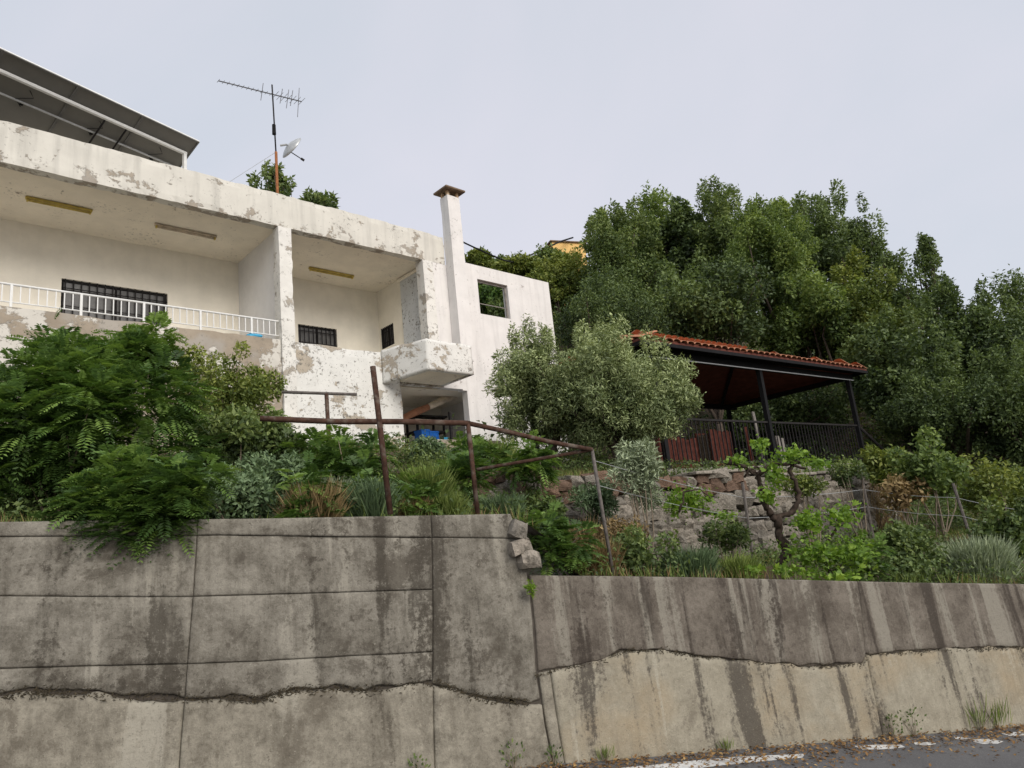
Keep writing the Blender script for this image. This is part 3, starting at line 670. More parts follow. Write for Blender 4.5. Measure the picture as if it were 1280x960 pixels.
# antenna and dish
yA = .7
ax, az = hx.px(347, 240, yA); tx, tz_ = hx.px(340, 106, yA); mx_, mz_ = hx.px(345, 190, yA)
an = thing('tv_antenna', 'dark television aerial with long toothed boom on a rusty roof mast', 'antenna', tuple(hx.w(ax, yA, 9.32)), hx.a)
Geo().tube([(0, 0, 0), (mx_-ax, 0, mz_-9.32)], .035, 8).build('rusty_mast', MT['mast'], an, True)
Geo().tube([(mx_-ax, 0, mz_-9.32-.1), (tx-ax, 0, tz_-9.32)], .019, 8).build('mast', MT['dark'], an, True)
bx0, bz0 = hx.px(273, 101, yA); bx1, bz1 = hx.px(377, 127, yA)
bm_ = Geo().tube([(bx0-ax, 0, bz0-9.32), (bx1-ax, 0, bz1-9.32)], .014, 6).build('boom', MT['alu'], an)
for i in range(19):
    f = i/18; x = bx0+(bx1-bx0)*f-ax; z = bz0+(bz1-bz0)*f-9.32; h = .07 if f < .62 else .16
    Geo().tube([(x, -h*1.2, z-.01), (x, h*1.2, z+.01)], .006, 5).build('element', MT['alu'], bm_)
for px, py, px2, py2 in ((329, 104, 327, 124), (361, 112, 359, 134), (374, 110, 373, 145), (353, 111, 351, 128), (366, 113, 364, 131)):
    (x, z), (x2, z2) = hx.px(px, py, yA), hx.px(px2, py2, yA); Geo().tube([(x-ax, .0, z-9.32), (x2-ax, .05, z2-9.32)], .009, 5).build('element', MT['alu'], bm_)
x, z = hx.px(342.5, 162, yA); Geo().tube([(x-ax, 0, z-9.32-.13), (x-ax, 0, z-9.32+.13)], [.05, .045], 8).build('amplifier', MT['black'], an)
dx, dz_ = hx.px(357, 184, yA)
ds = thing('satellite_dish', 'small white satellite dish seen edge on, clamped to the rusty mast', 'satellite dish', tuple(hx.w(dx, yA-.1, dz_)), hx.a)
g = Geo(); V = []; Fc = []
for r_, d_ in ((0., .0), (.12, .015), (.24, .06), (.33, .11)):
    for k in range(16): q = 2*pi*k/16; V.append((d_, r_*cos(q), r_*sin(q)))
for i in range(3):
    for k in range(16): Fc.append((i*16+k, i*16+(k+1) % 16, (i+1)*16+(k+1) % 16, (i+1)*16+k))
g.add(V, Fc); o = g.build('dish', MT['galv'], ds, True); o.rotation_euler = (0, radians(28), radians(8)); o.location = (.02, 0, .03)
m_ = o.modifiers.new('s', 'SOLIDIFY'); m_.thickness = .012
Geo().tube([(-.14, .1, .0), (.0, 0, .02)], .025, 6).build('bracket', MT['galv'], ds)
Geo().tube([(-.02, 0, -.12), (.36, -.05, -.3)], .012, 6).build('feed_arm', MT['dark'], ds)
Geo().tube([(.32, -.05, -.28), (.40, -.06, -.32)], .03, 8).build('feed_horn', MT['dark'], ds)
g = Geo().tube([hx.w(mx_, yA, mz_), hx.w(-1.2, .7, 9.95)], .005, 4); o = g.build('stay_wire', MT['galv'], None); tag(o, 'thin grey stay wire running from aerial mast down to the roof', 'wire')

# ------------------------------------------------------------------ pavilion
pv = thing('pavilion', 'open black steel pavilion with orange clay tile roof above the dry stone wall', 'pavilion', (PAV.o[0], PAV.o[1], 0), PAV.a)
X0, X1, DP = -1.35, 6.75, 3.9
rough_box('floor', X0, X1, -.1, DP, 2.42, 2.66, MT['greyboard'], pv, .4, .01, .02, 13)
for x_ in (-1.2, 2.42, 6.48):
    for y_ in (0., DP-.2): Geo().box(x_-.05, x_+.05, y_-.05, y_+.05, 2.66, 4.82).build('post', MT['black'], pv)
Geo().box(X0-.1, X1-.1, -.06, .06, 4.82, 4.95).build('beam', MT['black'], pv)
Geo().box(X0-.1, X1-.1, -.075, -.062, 4.80, 4.822).build('beam_flange', MT['galv'], pv)
Geo().box(X0-.1, X1+.1, DP-.26, DP-.14, 4.82, 4.95).build('beam', MT['black'], pv)
for x_ in (X0, X1-.2): Geo().box(x_-.05, x_+.05, .06, DP-.26, 4.83, 4.94).build('side_beam', MT['black'], pv)
PIT = radians(19.5); ez = 5.06; ey = -.35; ry = DP/2
def roof_z(y): return ez+(min(y, 2*ry-y)-ey)*math.tan(PIT)
RX0, RX1 = -1.85, 6.88
ry2 = 2*ry-ey; half = ry-ey; rz_ = ez+half*math.tan(PIT); TH = .05
def hip(z_):
    return [(RX0, ey, ez+z_), (RX1, ey, ez+z_), (RX1, ry2, ez+z_), (RX0, ry2, ez+z_), (RX0+half, ry, rz_+z_), (RX1-half, ry, rz_+z_)]
g = Geo(); g.add(hip(0)+hip(-TH), [(0, 1, 5, 4), (1, 2, 5), (2, 3, 4, 5), (3, 0, 4), (10, 11, 7, 6), (11, 8, 7), (11, 10, 9, 8), (10, 6, 9), (0, 6, 7, 1), (1, 7, 8, 2), (2, 8, 9, 3), (3, 9, 6, 0)])
roof = g.build('roof', MT['under'], pv)
Geo().box(RX0, RX1, ey-.02, ey+.02, ez-.12, ez-.052).build('fascia', MT['black'], pv)
Geo().box(RX1-.04, RX1, ey+.021, ry2, ez-.12, ez-.052).build('fascia', MT['black'], pv)
Geo().box(RX0, RX0+.04, ey+.021, ry2, ez-.12, ez-.052).build('fascia', MT['black'], pv)
for i in range(9):
    x_ = RX0+half+i*(RX1-RX0-2*half)/8
    Geo().add([(x_-.03, ey+.03, ez-.055), (x_+.03, ey+.03, ez-.055), (x_+.03, ry, rz_-.065), (x_-.03, ry, rz_-.065), (x_-.03, ey+.03, ez-.13), (x_+.03, ey+.03, ez-.13), (x_+.03, ry, rz_-.14), (x_-.03, ry, rz_-.14)], [(0, 1, 2, 3), (7, 6, 5, 4), (0, 4, 5, 1), (1, 5, 6, 2), (2, 6, 7, 3), (3, 7, 4, 0)]).build('rafter', MT['black'], pv)
for (cx, cy, tx_) in ((RX0+.05, ey+.05, RX0+half), (RX1-.05, ey+.05, RX1-half), (RX0+.05, ry2-.05, RX0+half), (RX1-.05, ry2-.05, RX1-half)):
    Geo().tube([(cx, cy, ez-.1), (tx_, ry, rz_-.12)], .045, 4).build('hip_rafter', MT['black'], pv)
Geo().box(RX0+half, RX1-half, ry-.05, ry+.05, rz_-.22, rz_-.07).build('ridge_beam', MT['black'], pv)
def tile_mesh(L_, r0, r1):
    V = []; Fc = []; n = 6
    for y_, r_ in ((0, r0), (L_, r1)):
        for k in range(n+1):
            q = pi*k/n; V.append((r_*cos(q), y_, r_*sin(q)*.42))
        for k in range(n+1):
            q = pi*k/n; V.append((r_*.84*cos(q), y_, r_*.84*sin(q)*.42))
    m = n+1
    for k in range(n):
        Fc += [(k, 2*m+k, 2*m+k+1, k+1), (m+k, m+k+1, 3*m+k+1, 3*m+k), (k, k+1, m+k+1, m+k)]
    me = bpy.data.meshes.new('roof_tile'); me.from_pydata(V, [], Fc); me.materials.append(MT['tile']); me.update(); return me
tm = tile_mesh(.48, .12, .10); tv = np.array([v.co[:] for v in tm.vertices]); tf_ = [tuple(p.vertices) for p in tm.polygons]
slope = half/cos(PIT); dxt = .22; cnt_t = 0; g = Geo()
def tile_rows(x0, x1, org, ax, ay, single):
    """org corner of the eave, ax along the eave, ay inward"""
    global cnt_t
    Ln = x1-x0; org = np.array(org); ax = np.array(ax, float); ay = np.array(ay, float)
    for r_ in range(int(slope/.4)+1):
        d_ = r_*.4-.05; yin = d_*cos(PIT)
        for c_ in range(int(Ln/dxt)):
            u = dxt*(c_+.5)
            if u < max(yin, 0)-.05 or u > Ln-max(yin, 0)+.05: continue
            tl = PIT-.06; p = org+ax*(u+random.uniform(-.012, .012))+ay*yin+np.array([0, 0, d_*sin(PIT)+.012+random.uniform(0, .012)])
            if single and cnt_t < 292:
                o = obj('roof_tile', tm, roof, tuple(p)); o.rotation_euler = (tl, 0, random.uniform(-.03, .03)); o.scale = (1, 1, random.uniform(.9, 1.12)); cnt_t += 1
            else:
                yv = tv[:, 1]*cos(tl)-tv[:, 2]*sin(tl); zv = tv[:, 1]*sin(tl)+tv[:, 2]*cos(tl)
                g.add(p+tv[:, :1]*ax+yv[:, None]*ay+zv[:, None]*np.array([0, 0, 1.]), tf_)
tile_rows(RX0, RX1, (RX0, ey, ez), (1, 0, 0), (0, 1, 0), True)
tile_rows(ey, ry2, (RX1, ey, ez), (0, 1, 0), (-1, 0, 0), False)
tile_rows(ey, ry2, (RX0, ry2, ez), (0, -1, 0), (1, 0, 0), False)
tile_rows(RX0, RX1, (RX1, ry2, ez), (-1, 0, 0), (0, -1, 0), False)
o = g.build('hip_roof_tiles', MT['tile'], roof); o['kind'] = 'stuff'
# railing
rl = Geo().box(X0, 6.43, -.025, .025, 3.60, 3.64).build('railing', MT['dark'], pv)
Geo().box(X0, 6.43, -.02, .02, 2.74, 2.77).build('bottom_rail', MT['dark'], rl)
Geo().box(6.455, 6.505, .05, DP-.3, 3.60, 3.64).build('side_rail', MT['dark'], rl)
bmesh_b = None; x_ = X0+.1
bal = Geo().box(-.009, .009, -.009, .009, 2.77, 3.60); bo = bal.build('baluster', MT['dark'], rl, loc=(x_, 0, 0))
while x_ < 6.35:
    x_ += .135; o = obj('baluster', bo.data, rl, (x_, 0, 0))
for k in range(26): obj('baluster', bo.data, rl, (6.48, .15+k*.137, 0))
g = Geo().tube([(6.5, -.05, 3.55), (7.3, -.3, 2.75)], .035, 6); g.build('brace', MT['dark'], pv)
for (x_, y_, z1, w_, m_, lab) in ((2.55, .35, 3.95, .09, 'greyboard', 'tall weathered grey board rising beside the middle pavilion post'), (2.62, .12, 3.45, .12, 'greyboard', 'grey board touching the foot of the middle pavilion post'), (2.95, .14, 3.35, .13, 'greyboard', 'shorter grey board leaning in between the other two grey boards'), (3.12, .14, 3.3, .12, 'greyboard', 'shortest grey board leaning on the black railing'), (2.35, .5, 3.62, .1, 'redwood', 'narrow red board standing behind the black pavilion railing by grey boards')):
    o = Geo().box(-w_/2, w_/2, -.015, .015, 0, z1-2.66).build('leaning_board', MT[m_], None, loc=tuple(PAV.w(x_, y_, 2.66))); o.rotation_euler = (radians(-3), 0, PAV.a)
    tag(o, lab, 'board', 'boards leaning in the pavilion')
def planter(x, y, L_, h, lab, m_='redwood'):
    t = thing('wooden_planter', lab, 'planter', tuple(PAV.w(x, y, 2.66)), PAV.a)
    n = max(4, int(L_/.11))
    for i in range(n):
        a = -L_/2+L_*i/n
        Geo().box(a+.004, a+L_/n-.004, -.02, .02, .0, h+random.uniform(-.03, .03)).build('plank', MT[m_], t)
        Geo().box(a+.004, a+L_/n-.004, .36, .4, .0, h).build('plank', MT[m_], t)
    Geo().box(-L_/2, L_/2, .022, .05, h*.6, h*.6+.06).build('batten', MT[m_], t)
    Geo().box(-L_/2+.02, L_/2-.02, .05, .36, .05, h-.06).build('soil', MT['earth'], t)
planter(-.6, -.02+.25, 1.3, .62, 'red wooden plank planter behind the pavilion railing next to the olive tree')
planter(2.0, 1.0, .8, .95, 'dark red plank box standing inside the pavilion behind the middle post')

# ------------------------------------------------------------------ dry stone wall
sw = thing('dry_stone_wall', 'rough grey dry stone terrace wall below the pavilion', 'wall', (STONE.o[0], STONE.o[1], 0), STONE.a)
stm = []
for k in range(14):
    o = lump('stone', (1, 1, 1), MT['stone'] if k < 11 else MT['stoner'], 200+k*3, None, sub=1 if k % 2 else 2); stm.append(o.data); bpy.data.objects.remove(o)
XL, XR = -3.9, 5.4
ztop = lambda x: 2.36-.036*x+.03*sin(x*2.1)-.5*float(smooth(4.3, 5.6, x))
g = Geo()
xs = np.linspace(XL, XR, 40)
for a, b in zip(xs[:-1], xs[1:]): g.add([(a, .09, .2), (b, .09, .2), (b, .16, ztop(b)-.1), (a, .16, ztop(a)-.1), (a, .55, ztop(a)-.1), (b, .55, ztop(b)-.1)], [(0, 1, 2, 3), (3, 2, 5, 4)])
g.build('rubble_core', MT['core'], sw)
z = .72; row = 0; cnt = 0
while z < 2.45 and cnt < 296:
    h = random.choice([.16, .2, .24]) if z < 2.0 else random.choice([.12, .15, .18])
    x = XL+random.uniform(-.2, 0)
    while x < XR and cnt < 296:
        w_ = h*random.uniform(1.0, 2.1) if z < 2.1 else h*random.uniform(1.2, 2.6); xc = x+w_/2
        zz = z+h/2+.05*sin(xc*1.3+row)+random.uniform(-.025, .025)
        lowz = gz(*STONE.w(xc, -.15, 0)[:2])
        if zz+h*.45 < ztop(xc)+.05 and zz+h/2 > lowz-.05:
            hh = h*random.uniform(.92, 1.18); k = random.randrange(11) if (zz < 2.08 or xc > .9 or random.random() < .3) else random.randrange(11, 14)
            if xc > 4.6 and random.random() < .5: k = random.randrange(11, 14)
            o = obj('stone', stm[k], sw, (xc, .13-.02*random.random()+.05*(zz-1), zz)); cnt += 1
            o.scale = (w_*1.1, .34+random.uniform(0, .1), hh*1.1); o.rotation_euler = (random.uniform(-.12, .12), random.uniform(-.16, .16), random.uniform(-.2, .2))
        x += w_*.97
    z += h*.96; row += 1
for x_ in np.arange(-.2, 4.4, .62):
    o = Geo().box(0, .6, -.03, .42, 0, .05).build('coping_slab', MT['stone'], sw, bevel=.01, loc=(x_, 0, ztop(x_+.3)-.01)); o.rotation_euler = (0, random.uniform(-.02, .03), random.uniform(-.02, .02))

# ------------------------------------------------------------------ fences, posts
def pipe_pt(px, py, t): s_, z_ = WALL.px(px, py, t); return np.array([s_, t, z_])
fn_ = thing('pipe_fence', 'rusty bent pipe fence standing on the tall concrete retaining wall', 'fence', tuple(WALL.o), WALL.a)
a0, a1 = pipe_pt(488, 643, .2), pipe_pt(466, 458, .2); Geo().tube([a0, (a0+a1)/2+np.array([.0, 0, 0]), a1], .024, 8).build('post', MT['rust'], fn_, True)
b0, b1 = pipe_pt(597, 642, .2), pipe_pt(585, 529, .2); Geo().tube([b0, b1], .021, 8).build('post', MT['rust'], fn_, True)
c0, c1 = pipe_pt(764, 700, .5), pipe_pt(740, 562, .5); Geo().tube([c0-np.array([0, 0, .15]), c1], .018, 8).build('post', MT['stake'], fn_, True)
Geo().tube([pipe_pt(325, 523, .3), pipe_pt(345, 524, .3), pipe_pt(420, 527, .24), pipe_pt(500, 527, .2), b1], .024, 8).build('rail', MT['rust'], fn_, True)
Geo().tube([b1, pipe_pt(640, 541, .3), pipe_pt(690, 553, .4), c1], .022, 8).build('rail', MT['rust'], fn_, True)
Geo().tube([pipe_pt(596, 587, .6), pipe_pt(660, 576, .55), c1], .016, 8).build('rail', MT['rust'], fn_, True)
f2 = thing('pipe_fence', 'grey pipe handrail with one rusty post in front of the flaking house wall', 'fence', tuple(WALL.o), WALL.a)
q0, q1 = pipe_pt(352, 490, 3.4), pipe_pt(446, 493, 3.4); Geo().tube([q0, q1], .02, 8).build('rail', MT['stake'], f2, True)
q0, q1 = pipe_pt(413, 580, 3.4), pipe_pt(408, 492, 3.4); Geo().tube([q0-np.array([0, 0, .3]), q1], .026, 8).build('post', MT['rust'], f2, True)
for (px, py, px2, py2, yy, lab) in ((940, 692, 928, 603, 9.9, 'thin dark iron fence stake just beside the grapevine trunk'), (1094, 686, 1076, 590, 11.8, 'weathered stake leaning on the broken end of the stone wall'), (1216, 676, 1191, 604, 11.2, 'pale grey stake tilting above the silver leaved bush')):
    A, B = on_y(px, py, yy), on_y(px2, py2, yy); o = Geo().tube([(0, 0, -.2), tuple(B-A)], .022, 6).build('fence_stake', MT['stake'], None, loc=tuple(A)); tag(o, lab, 'stake', 'wire fence stakes')
pts = [on_y(740, 575, 8.0), on_y(930, 622, 9.9), on_y(1080, 612, 11.8), on_y(1195, 622, 11.2), on_y(1300, 640, 10.8)]
for dz in (0, -.28):
    P = []
    for a, b in zip(pts[:-1], pts[1:]):
        for f in np.linspace(0, 1, 7)[:-1]: P.append(a+(b-a)*f+np.array([0, 0, dz-.12*f*(1-f)]))
    o = Geo().tube(P, .004, 4).build('fence_wire', MT['galv'], None); tag(o, 'thin slack fence wire strung between the stakes' if dz == 0 else 'lower slack fence wire strung between the stakes', 'wire')

# ------------------------------------------------------------------ far house and cable on the skyline
P = on_y(726, 304, 46)
yh = thing('yellow_house', 'ochre yellow house wall peeping through the trees on the ridge', 'house', (P[0], 46, P[2]-5.6), radians(20))
wall_holes('wall', -2.2, .3, 0, 5.6, 0, 3, [(-1.6, -.9, 3.2, 4.3)], MT['yellow'], yh)
Geo().prism([(-2.35, -.12), (.42, -.12), (.42, 3.2), (-2.35, 3.2)], 5.6, 5.68).build('roof', MT['cap'], yh)
cpx = ((571, 299), (590, 308), (612, 318), (630, 325.5), (640, 327.5), (650, 325), (665, 318), (685, 309), (700, 302), (716, 297))
pts = [on_y(px, py, 18.2+27.9*(k/9)) for k, (px, py) in enumerate(cpx)]
o = Geo().tube(pts, list(np.linspace(.022, .06, 10)), 6).build('sagging_cable', MT['black'], None); tag(o, 'thick black cable sagging against the sky above the end wall', 'cable')


#VEGETATION
# ------------------------------------------------------------------ vegetation
def nrm(v): return v/(np.linalg.norm(v, axis=-1, keepdims=True)+1e-9)
def rnd(n): return nrm(rng.normal(size=(n, 3)))
def leaf_mesh(name, P, D, N, L_, W_, tint, mat, fold=.18):
    """one folded pointed leaf per row"""
    n = len(P); D = nrm(D); S = nrm(np.cross(D, N)); N = np.cross(S, D); L_ = np.broadcast_to(L_, n)[:, None]; W_ = np.broadcast_to(W_, n)[:, None]
    m = P+D*L_*.45; V = np.stack([P, m+S*W_*.5+N*W_*fold, P+D*L_-N*L_*.06, m-S*W_*.5+N*W_*fold], 1).reshape(-1, 3)
    b = np.arange(n)[:, None]*4; Fc = np.concatenate([b+np.array([[0, 1, 2]]), b+np.array([[0, 2, 3]])], 0)
    return mesh_np(name, V, Fc, mat, False, np.repeat(np.clip(tint, 0, 1), 4))
def clump_leaves(cl, n, shell=.55, up=.35, jit=.8):
    """cl rows: cx cy cz rx ry rz tint"""
    cl = np.asarray(cl, float); wgt = (cl[:, 3]*cl[:, 5]); k = rng.choice(len(cl), n, p=wgt/wgt.sum())
    d = rnd(n); r = shell+(1-shell)*rng.random(n)**.6; r = np.where(rng.random(n) < .2, r*rng.uniform(1.05, 1.4, n), r)
    P = cl[k, :3]+d*r[:, None]*cl[k, 3:6]
    N = nrm(d*.7+rnd(n)*jit+np.array([0, 0, up])); D = nrm(np.cross(N, rnd(n)))
    D = nrm(D+d*.5+np.array([0, 0, .1]))
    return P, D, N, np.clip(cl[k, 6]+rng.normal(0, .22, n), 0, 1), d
def limbs(base, targets, r0, seed=0, n=7, wob=.12, fork=.35):
    g = Geo(); base = np.asarray(base, float); cen = np.mean(targets, 0)
    fk = base+(cen-base)*fork; fk[:2] = base[:2]+(cen-base)[:2]*fork*.7
    mid = (base+fk)/2+rng.normal(0, wob*.3, 3)
    g.tube([base-np.array([0, 0, .25]), base, mid, fk], [r0*1.25, r0*1.1, r0*.9, r0*.75], n)
    for t in targets:
        t = np.asarray(t); H = np.linalg.norm(t-fk); a = fk+(t-fk)*.35+rng.normal(0, wob*.25*H, 3)+np.array([0, 0, .06*H]); b = fk+(t-fk)*.7+rng.normal(0, wob*.25*H, 3)
        g.tube([fk-np.array([0, 0, .02]), a, b, t], [r0*.55, r0*.38, r0*.24, r0*.08], 5, False)
    return g
def tree(name, label, cat, px, py, w_, h_, Y, mat, nleaf=12000, lf=(.17, .085), ncl=30, seed=0, group=None, spires=6, trunk=.13, dens=(.2, .34), rzf=1.2, tn=.45, depth=1., bark='bark', low=0., basexy=None):
    """crown centred on a picture direction at distance Y; stands on the hillside below it"""
    c = on_y(px, py, Y); k = Y/F/1.0; R = np.array([w_*k/2, w_*k/2*depth, h_*k/2])
    bx, by = (c[0]+rng.normal(0, .15*R[0]), c[1]+.1) if basexy is None else basexy
    bz = gz(bx, by); root = thing(name, label, cat, (bx, by, bz), 0, group); o_ = np.array([bx, by, bz])
    cl = []
    for i in range(int(ncl*2.2)):
        d = rnd(1)[0]; r = rng.random()**.5; p = c+d*R*r*.92; rr = rng.uniform(*dens)*R.mean()*.68
        if p[2]-rr < bz+low: p[2] = bz+low+rr
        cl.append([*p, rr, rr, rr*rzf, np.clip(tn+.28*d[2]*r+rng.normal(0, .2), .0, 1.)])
    for i in range(int(spires*2.5)):
        a = rng.uniform(0, 2*pi); q = rng.uniform(.0, .85); p = c+np.array([cos(a)*q*R[0], sin(a)*q*R[1], R[2]*sqrt(1-q*q)*rng.uniform(.9, 1.2)])
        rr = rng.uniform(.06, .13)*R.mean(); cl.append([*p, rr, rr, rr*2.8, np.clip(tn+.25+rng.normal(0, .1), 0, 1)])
    cl = np.array(cl); cl[:, :3] -= o_
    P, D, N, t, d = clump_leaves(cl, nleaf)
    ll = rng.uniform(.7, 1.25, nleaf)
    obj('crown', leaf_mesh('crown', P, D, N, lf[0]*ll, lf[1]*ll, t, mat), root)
    sel = rng.choice(len(cl), min(14, len(cl)), replace=False)
    limbs((0, 0, 0), [cl[j, :3] for j in sel], trunk, seed).build('trunk', MT[bark], root, True)
    return root
def shrub(name, label, cat, px, py, w_, h_, Y, mat, nleaf=2500, lf=(.07, .035), kind='leaf', group=None, ncl=12, tn=.5, dens=(.25, .42), stems=7, low=0., jit=.8, base=None, dep=.8):
    c = on_y(px, py, Y); k = Y/F; R = np.array([w_*k/2, w_*k/2*dep, h_*k/2])
    bx, by = (c[0], c[1]) if base is None else base
    bz = gz(bx, by); root = thing(name, label, cat, (bx, by, bz), 0, group); o_ = np.array([bx, by, bz]); c = c-o_
    if kind == 'blade':
        n = nleaf; a = rng.uniform(0, 2*pi, n); q = np.sqrt(rng.random(n))*.5; top = c[2]+R[2]
        P = np.stack([c[0]+cos_(a)*q*R[0], c[1]+sin_(a)*q*R[1], np.zeros(n)-.02], 1)
        P[:, 2] += rng.uniform(0, .45, n)*max(top, .1)
        D = nrm(np.stack([cos_(a)*q*1.1+rng.normal(0, .34, n), sin_(a)*q*1.1+rng.normal(0, .34, n), np.full(n, 1.)], 1))
        ll = (top-P[:, 2])*rng.uniform(.35, 1.05, n)
        ll = np.minimum(np.maximum(ll, .04), lf[0]*rng.uniform(.7, 1.3, n))
        obj('foliage', leaf_mesh('foliage', P, D, nrm(rnd(n)+np.array([0, 0, .2])), ll, lf[1], np.clip(tn+rng.normal(0, .2, n), 0, 1), mat), root)
        g = Geo()
        for i in range(stems):
            q2 = rng.uniform(-.3, .3, 2); g.tube([(c[0]*.3, c[1]*.3, -.1), (c[0]+q2[0]*R[0], c[1]+q2[1]*R[1], max(.05, top*.5))], [.008, .003], 4, False)
        g.build('stem', MT['twig'], root); return root
    cl = []
    for i in range(ncl):
        d = rnd(1)[0]; r = rng.random()**.45; p = c+d*R*r*.8; rr = rng.uniform(*dens)*R.mean()
        p[2] = max(p[2], low+rr*.5)
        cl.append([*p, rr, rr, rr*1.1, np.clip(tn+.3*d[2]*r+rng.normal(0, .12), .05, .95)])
    cl = np.array(cl)
    if kind == 'pinnate':
        nf = nleaf; P, D, N, t, d = clump_leaves(cl, nf, .35, .5, .5)
        D = nrm(d*np.array([1, 1, .5])+rnd(nf)*.55+np.array([0, 0, .25])); N = nrm(np.array([0, 0, 1.])+rnd(nf)*.35); S = nrm(np.cross(D, N)); N = np.cross(S, D)
        Lf = lf[0]*rng.uniform(.65, 1.2, nf)[:, None]; np_ = 8; Ps, Ds, Ns, Ls, Ts = [], [], [], [], []
        for i in range(np_+1):
            f = .18+.82*i/np_; q = P+D*Lf*f-np.array([0, 0, 1.])*Lf*.38*f*f; sz = lf[1]*(.6+.9*sin(pi*min(1, f*.92)))
            for sg in (-1, 1):
                Ps.append(q); Ds.append(nrm(S*sg+D*(.45 if i < np_ else 1.2)-np.array([0, 0, .18])+rnd(nf)*.12)); Ns.append(nrm(N+rnd(nf)*.2)); Ls.append(np.full(nf, sz)*rng.uniform(.85, 1.15, nf)); Ts.append(t+rng.normal(0, .06, nf))
        P, D, N, ll, t = np.concatenate(Ps), np.concatenate(Ds), np.concatenate(Ns), np.concatenate(Ls), np.concatenate(Ts)
        obj('foliage', leaf_mesh('foliage', P, D, N, ll, ll*.34, t, mat, .1), root)
    else:
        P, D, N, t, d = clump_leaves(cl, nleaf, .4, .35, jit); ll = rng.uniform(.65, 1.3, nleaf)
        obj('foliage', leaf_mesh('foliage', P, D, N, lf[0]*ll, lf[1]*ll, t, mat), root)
    g = Geo()
    for i in range(min(stems, len(cl))):
        q = rng.normal(0, .05, 2); e = cl[i, :3]; m_ = e*.5+rng.normal(0, .05, 3); m_[2] = e[2]*.45
        g.tube([(q[0], q[1], -.08), m_, e], [.014, .01, .004], 5, False)
    g.build('stem', MT['twig'], root); return root
cos_, sin_ = np.cos, np.sin

# ---- wood behind the pavilion and on the slope
FG = 'trees of the wood behind the pavilion'
FOREST = [
 # px py w h Y mat n label ncl spires tn
 (705, 366, 110, 76, 31, 'f_yel', 7000, 'yellowish green bushy tree on the slope beside the end wall', 26, 6, .45),
 (760, 308, 66, 76, 36, 'f_mid', 2600, 'thin crowned tree on the ridge next to the yellow house', 18, 8, .5),
 (788, 345, 140, 150, 29, 'f_mid', 13000, 'mid green tree between the end wall and the tallest tree', 34, 7, .45),
 (825, 305, 110, 115, 31, 'f_bright', 6500, 'loose domed tree standing behind the mid green trees on the skyline', 30, 7, .5),
 (908, 304, 110, 136, 28, 'f_mid', 11000, 'tallest pointed tree of the wood above the tiled roof', 34, 7, .5),
 (862, 320, 90, 120, 29, 'f_dark', 9000, 'dark narrow tree pressed between the domed and the tallest tree', 26, 6, .5),
 (965, 335, 130, 150, 24, 'f_bright', 14000, 'bright green bushy tree directly above the pavilion ridge', 34, 5, .45),
 (1040, 312, 135, 125, 27, 'f_dark', 15000, 'dark round headed tree on the skyline over the roof corner', 36, 6, .55),
 (985, 300, 70, 90, 29, 'f_bright', 3800, 'slim light tree between the tallest and the dark round tree', 20, 6, .5),
 (880, 395, 200, 120, 23, 'f_dark', 15000, 'broad dark shaded tree low behind the tiled roof', 36, 4, .45),
 (770, 425, 170, 150, 22, 'f_dark', 15000, 'dark shaded tree behind the olive next to the end wall', 34, 4, .4),
 (1010, 400, 170, 110, 23.5, 'f_bright', 14000, 'mid green spreading tree just over the tiled roof corner', 34, 4, .5),
 (1078, 402, 130, 140, 23, 'f_yel', 12000, 'leafy tree with brownish shoots beside the roof corner', 32, 5, .4),
 (1130, 388, 76, 120, 24, 'f_dark', 4200, 'dark feathery tree with a forked pointed top', 22, 9, .5),
 (1170, 372, 46, 136, 24, 'f_dark', 2200, 'slender spindly tree sticking out above its neighbours', 16, 9, .55),
 (1205, 446, 140, 150, 21, 'f_dark', 15000, 'dense dark tree in the middle of the right hand thicket', 36, 6, .5),
 (1280, 444, 160, 160, 21.5, 'f_dark', 15000, 'wide dark tree at the far end of the thicket', 36, 8, .55),
 (1120, 470, 150, 130, 20, 'f_dark', 13000, 'dark shaded tree just past the pavilion end post', 32, 4, .42),
 (1190, 520, 170, 120, 18, 'f_dark', 13000, 'low dark bushy tree over the scrub bank beyond the pavilion', 32, 4, .45),
 (1280, 520, 150, 140, 17, 'f_dark', 12000, 'low dark tree hanging over the silver leaved bush', 32, 4, .45),
 (985, 515, 190, 100, 24, 'f_dark', 10000, 'dark tree seen through the open back of the pavilion', 28, 2, .35),
]
for i, (px, py, w_, h_, Y, m_, n, lab, ncl, spz, tn) in enumerate(FOREST):
    lfk = [.0055, .0066, .0048, .0060][i % 4]; n = n*(.0066/lfk)**1.7
    tree('broadleaf_tree', lab, 'tree', px, py, w_, h_, Y, MT[m_], int(n*1.45), (lfk*Y, lfk*Y*[.5, .42, .55][i % 3]), ncl, i, FG, spz, .13, (.2, .36), 1.2, tn+rng.uniform(-.12, .15), .9)
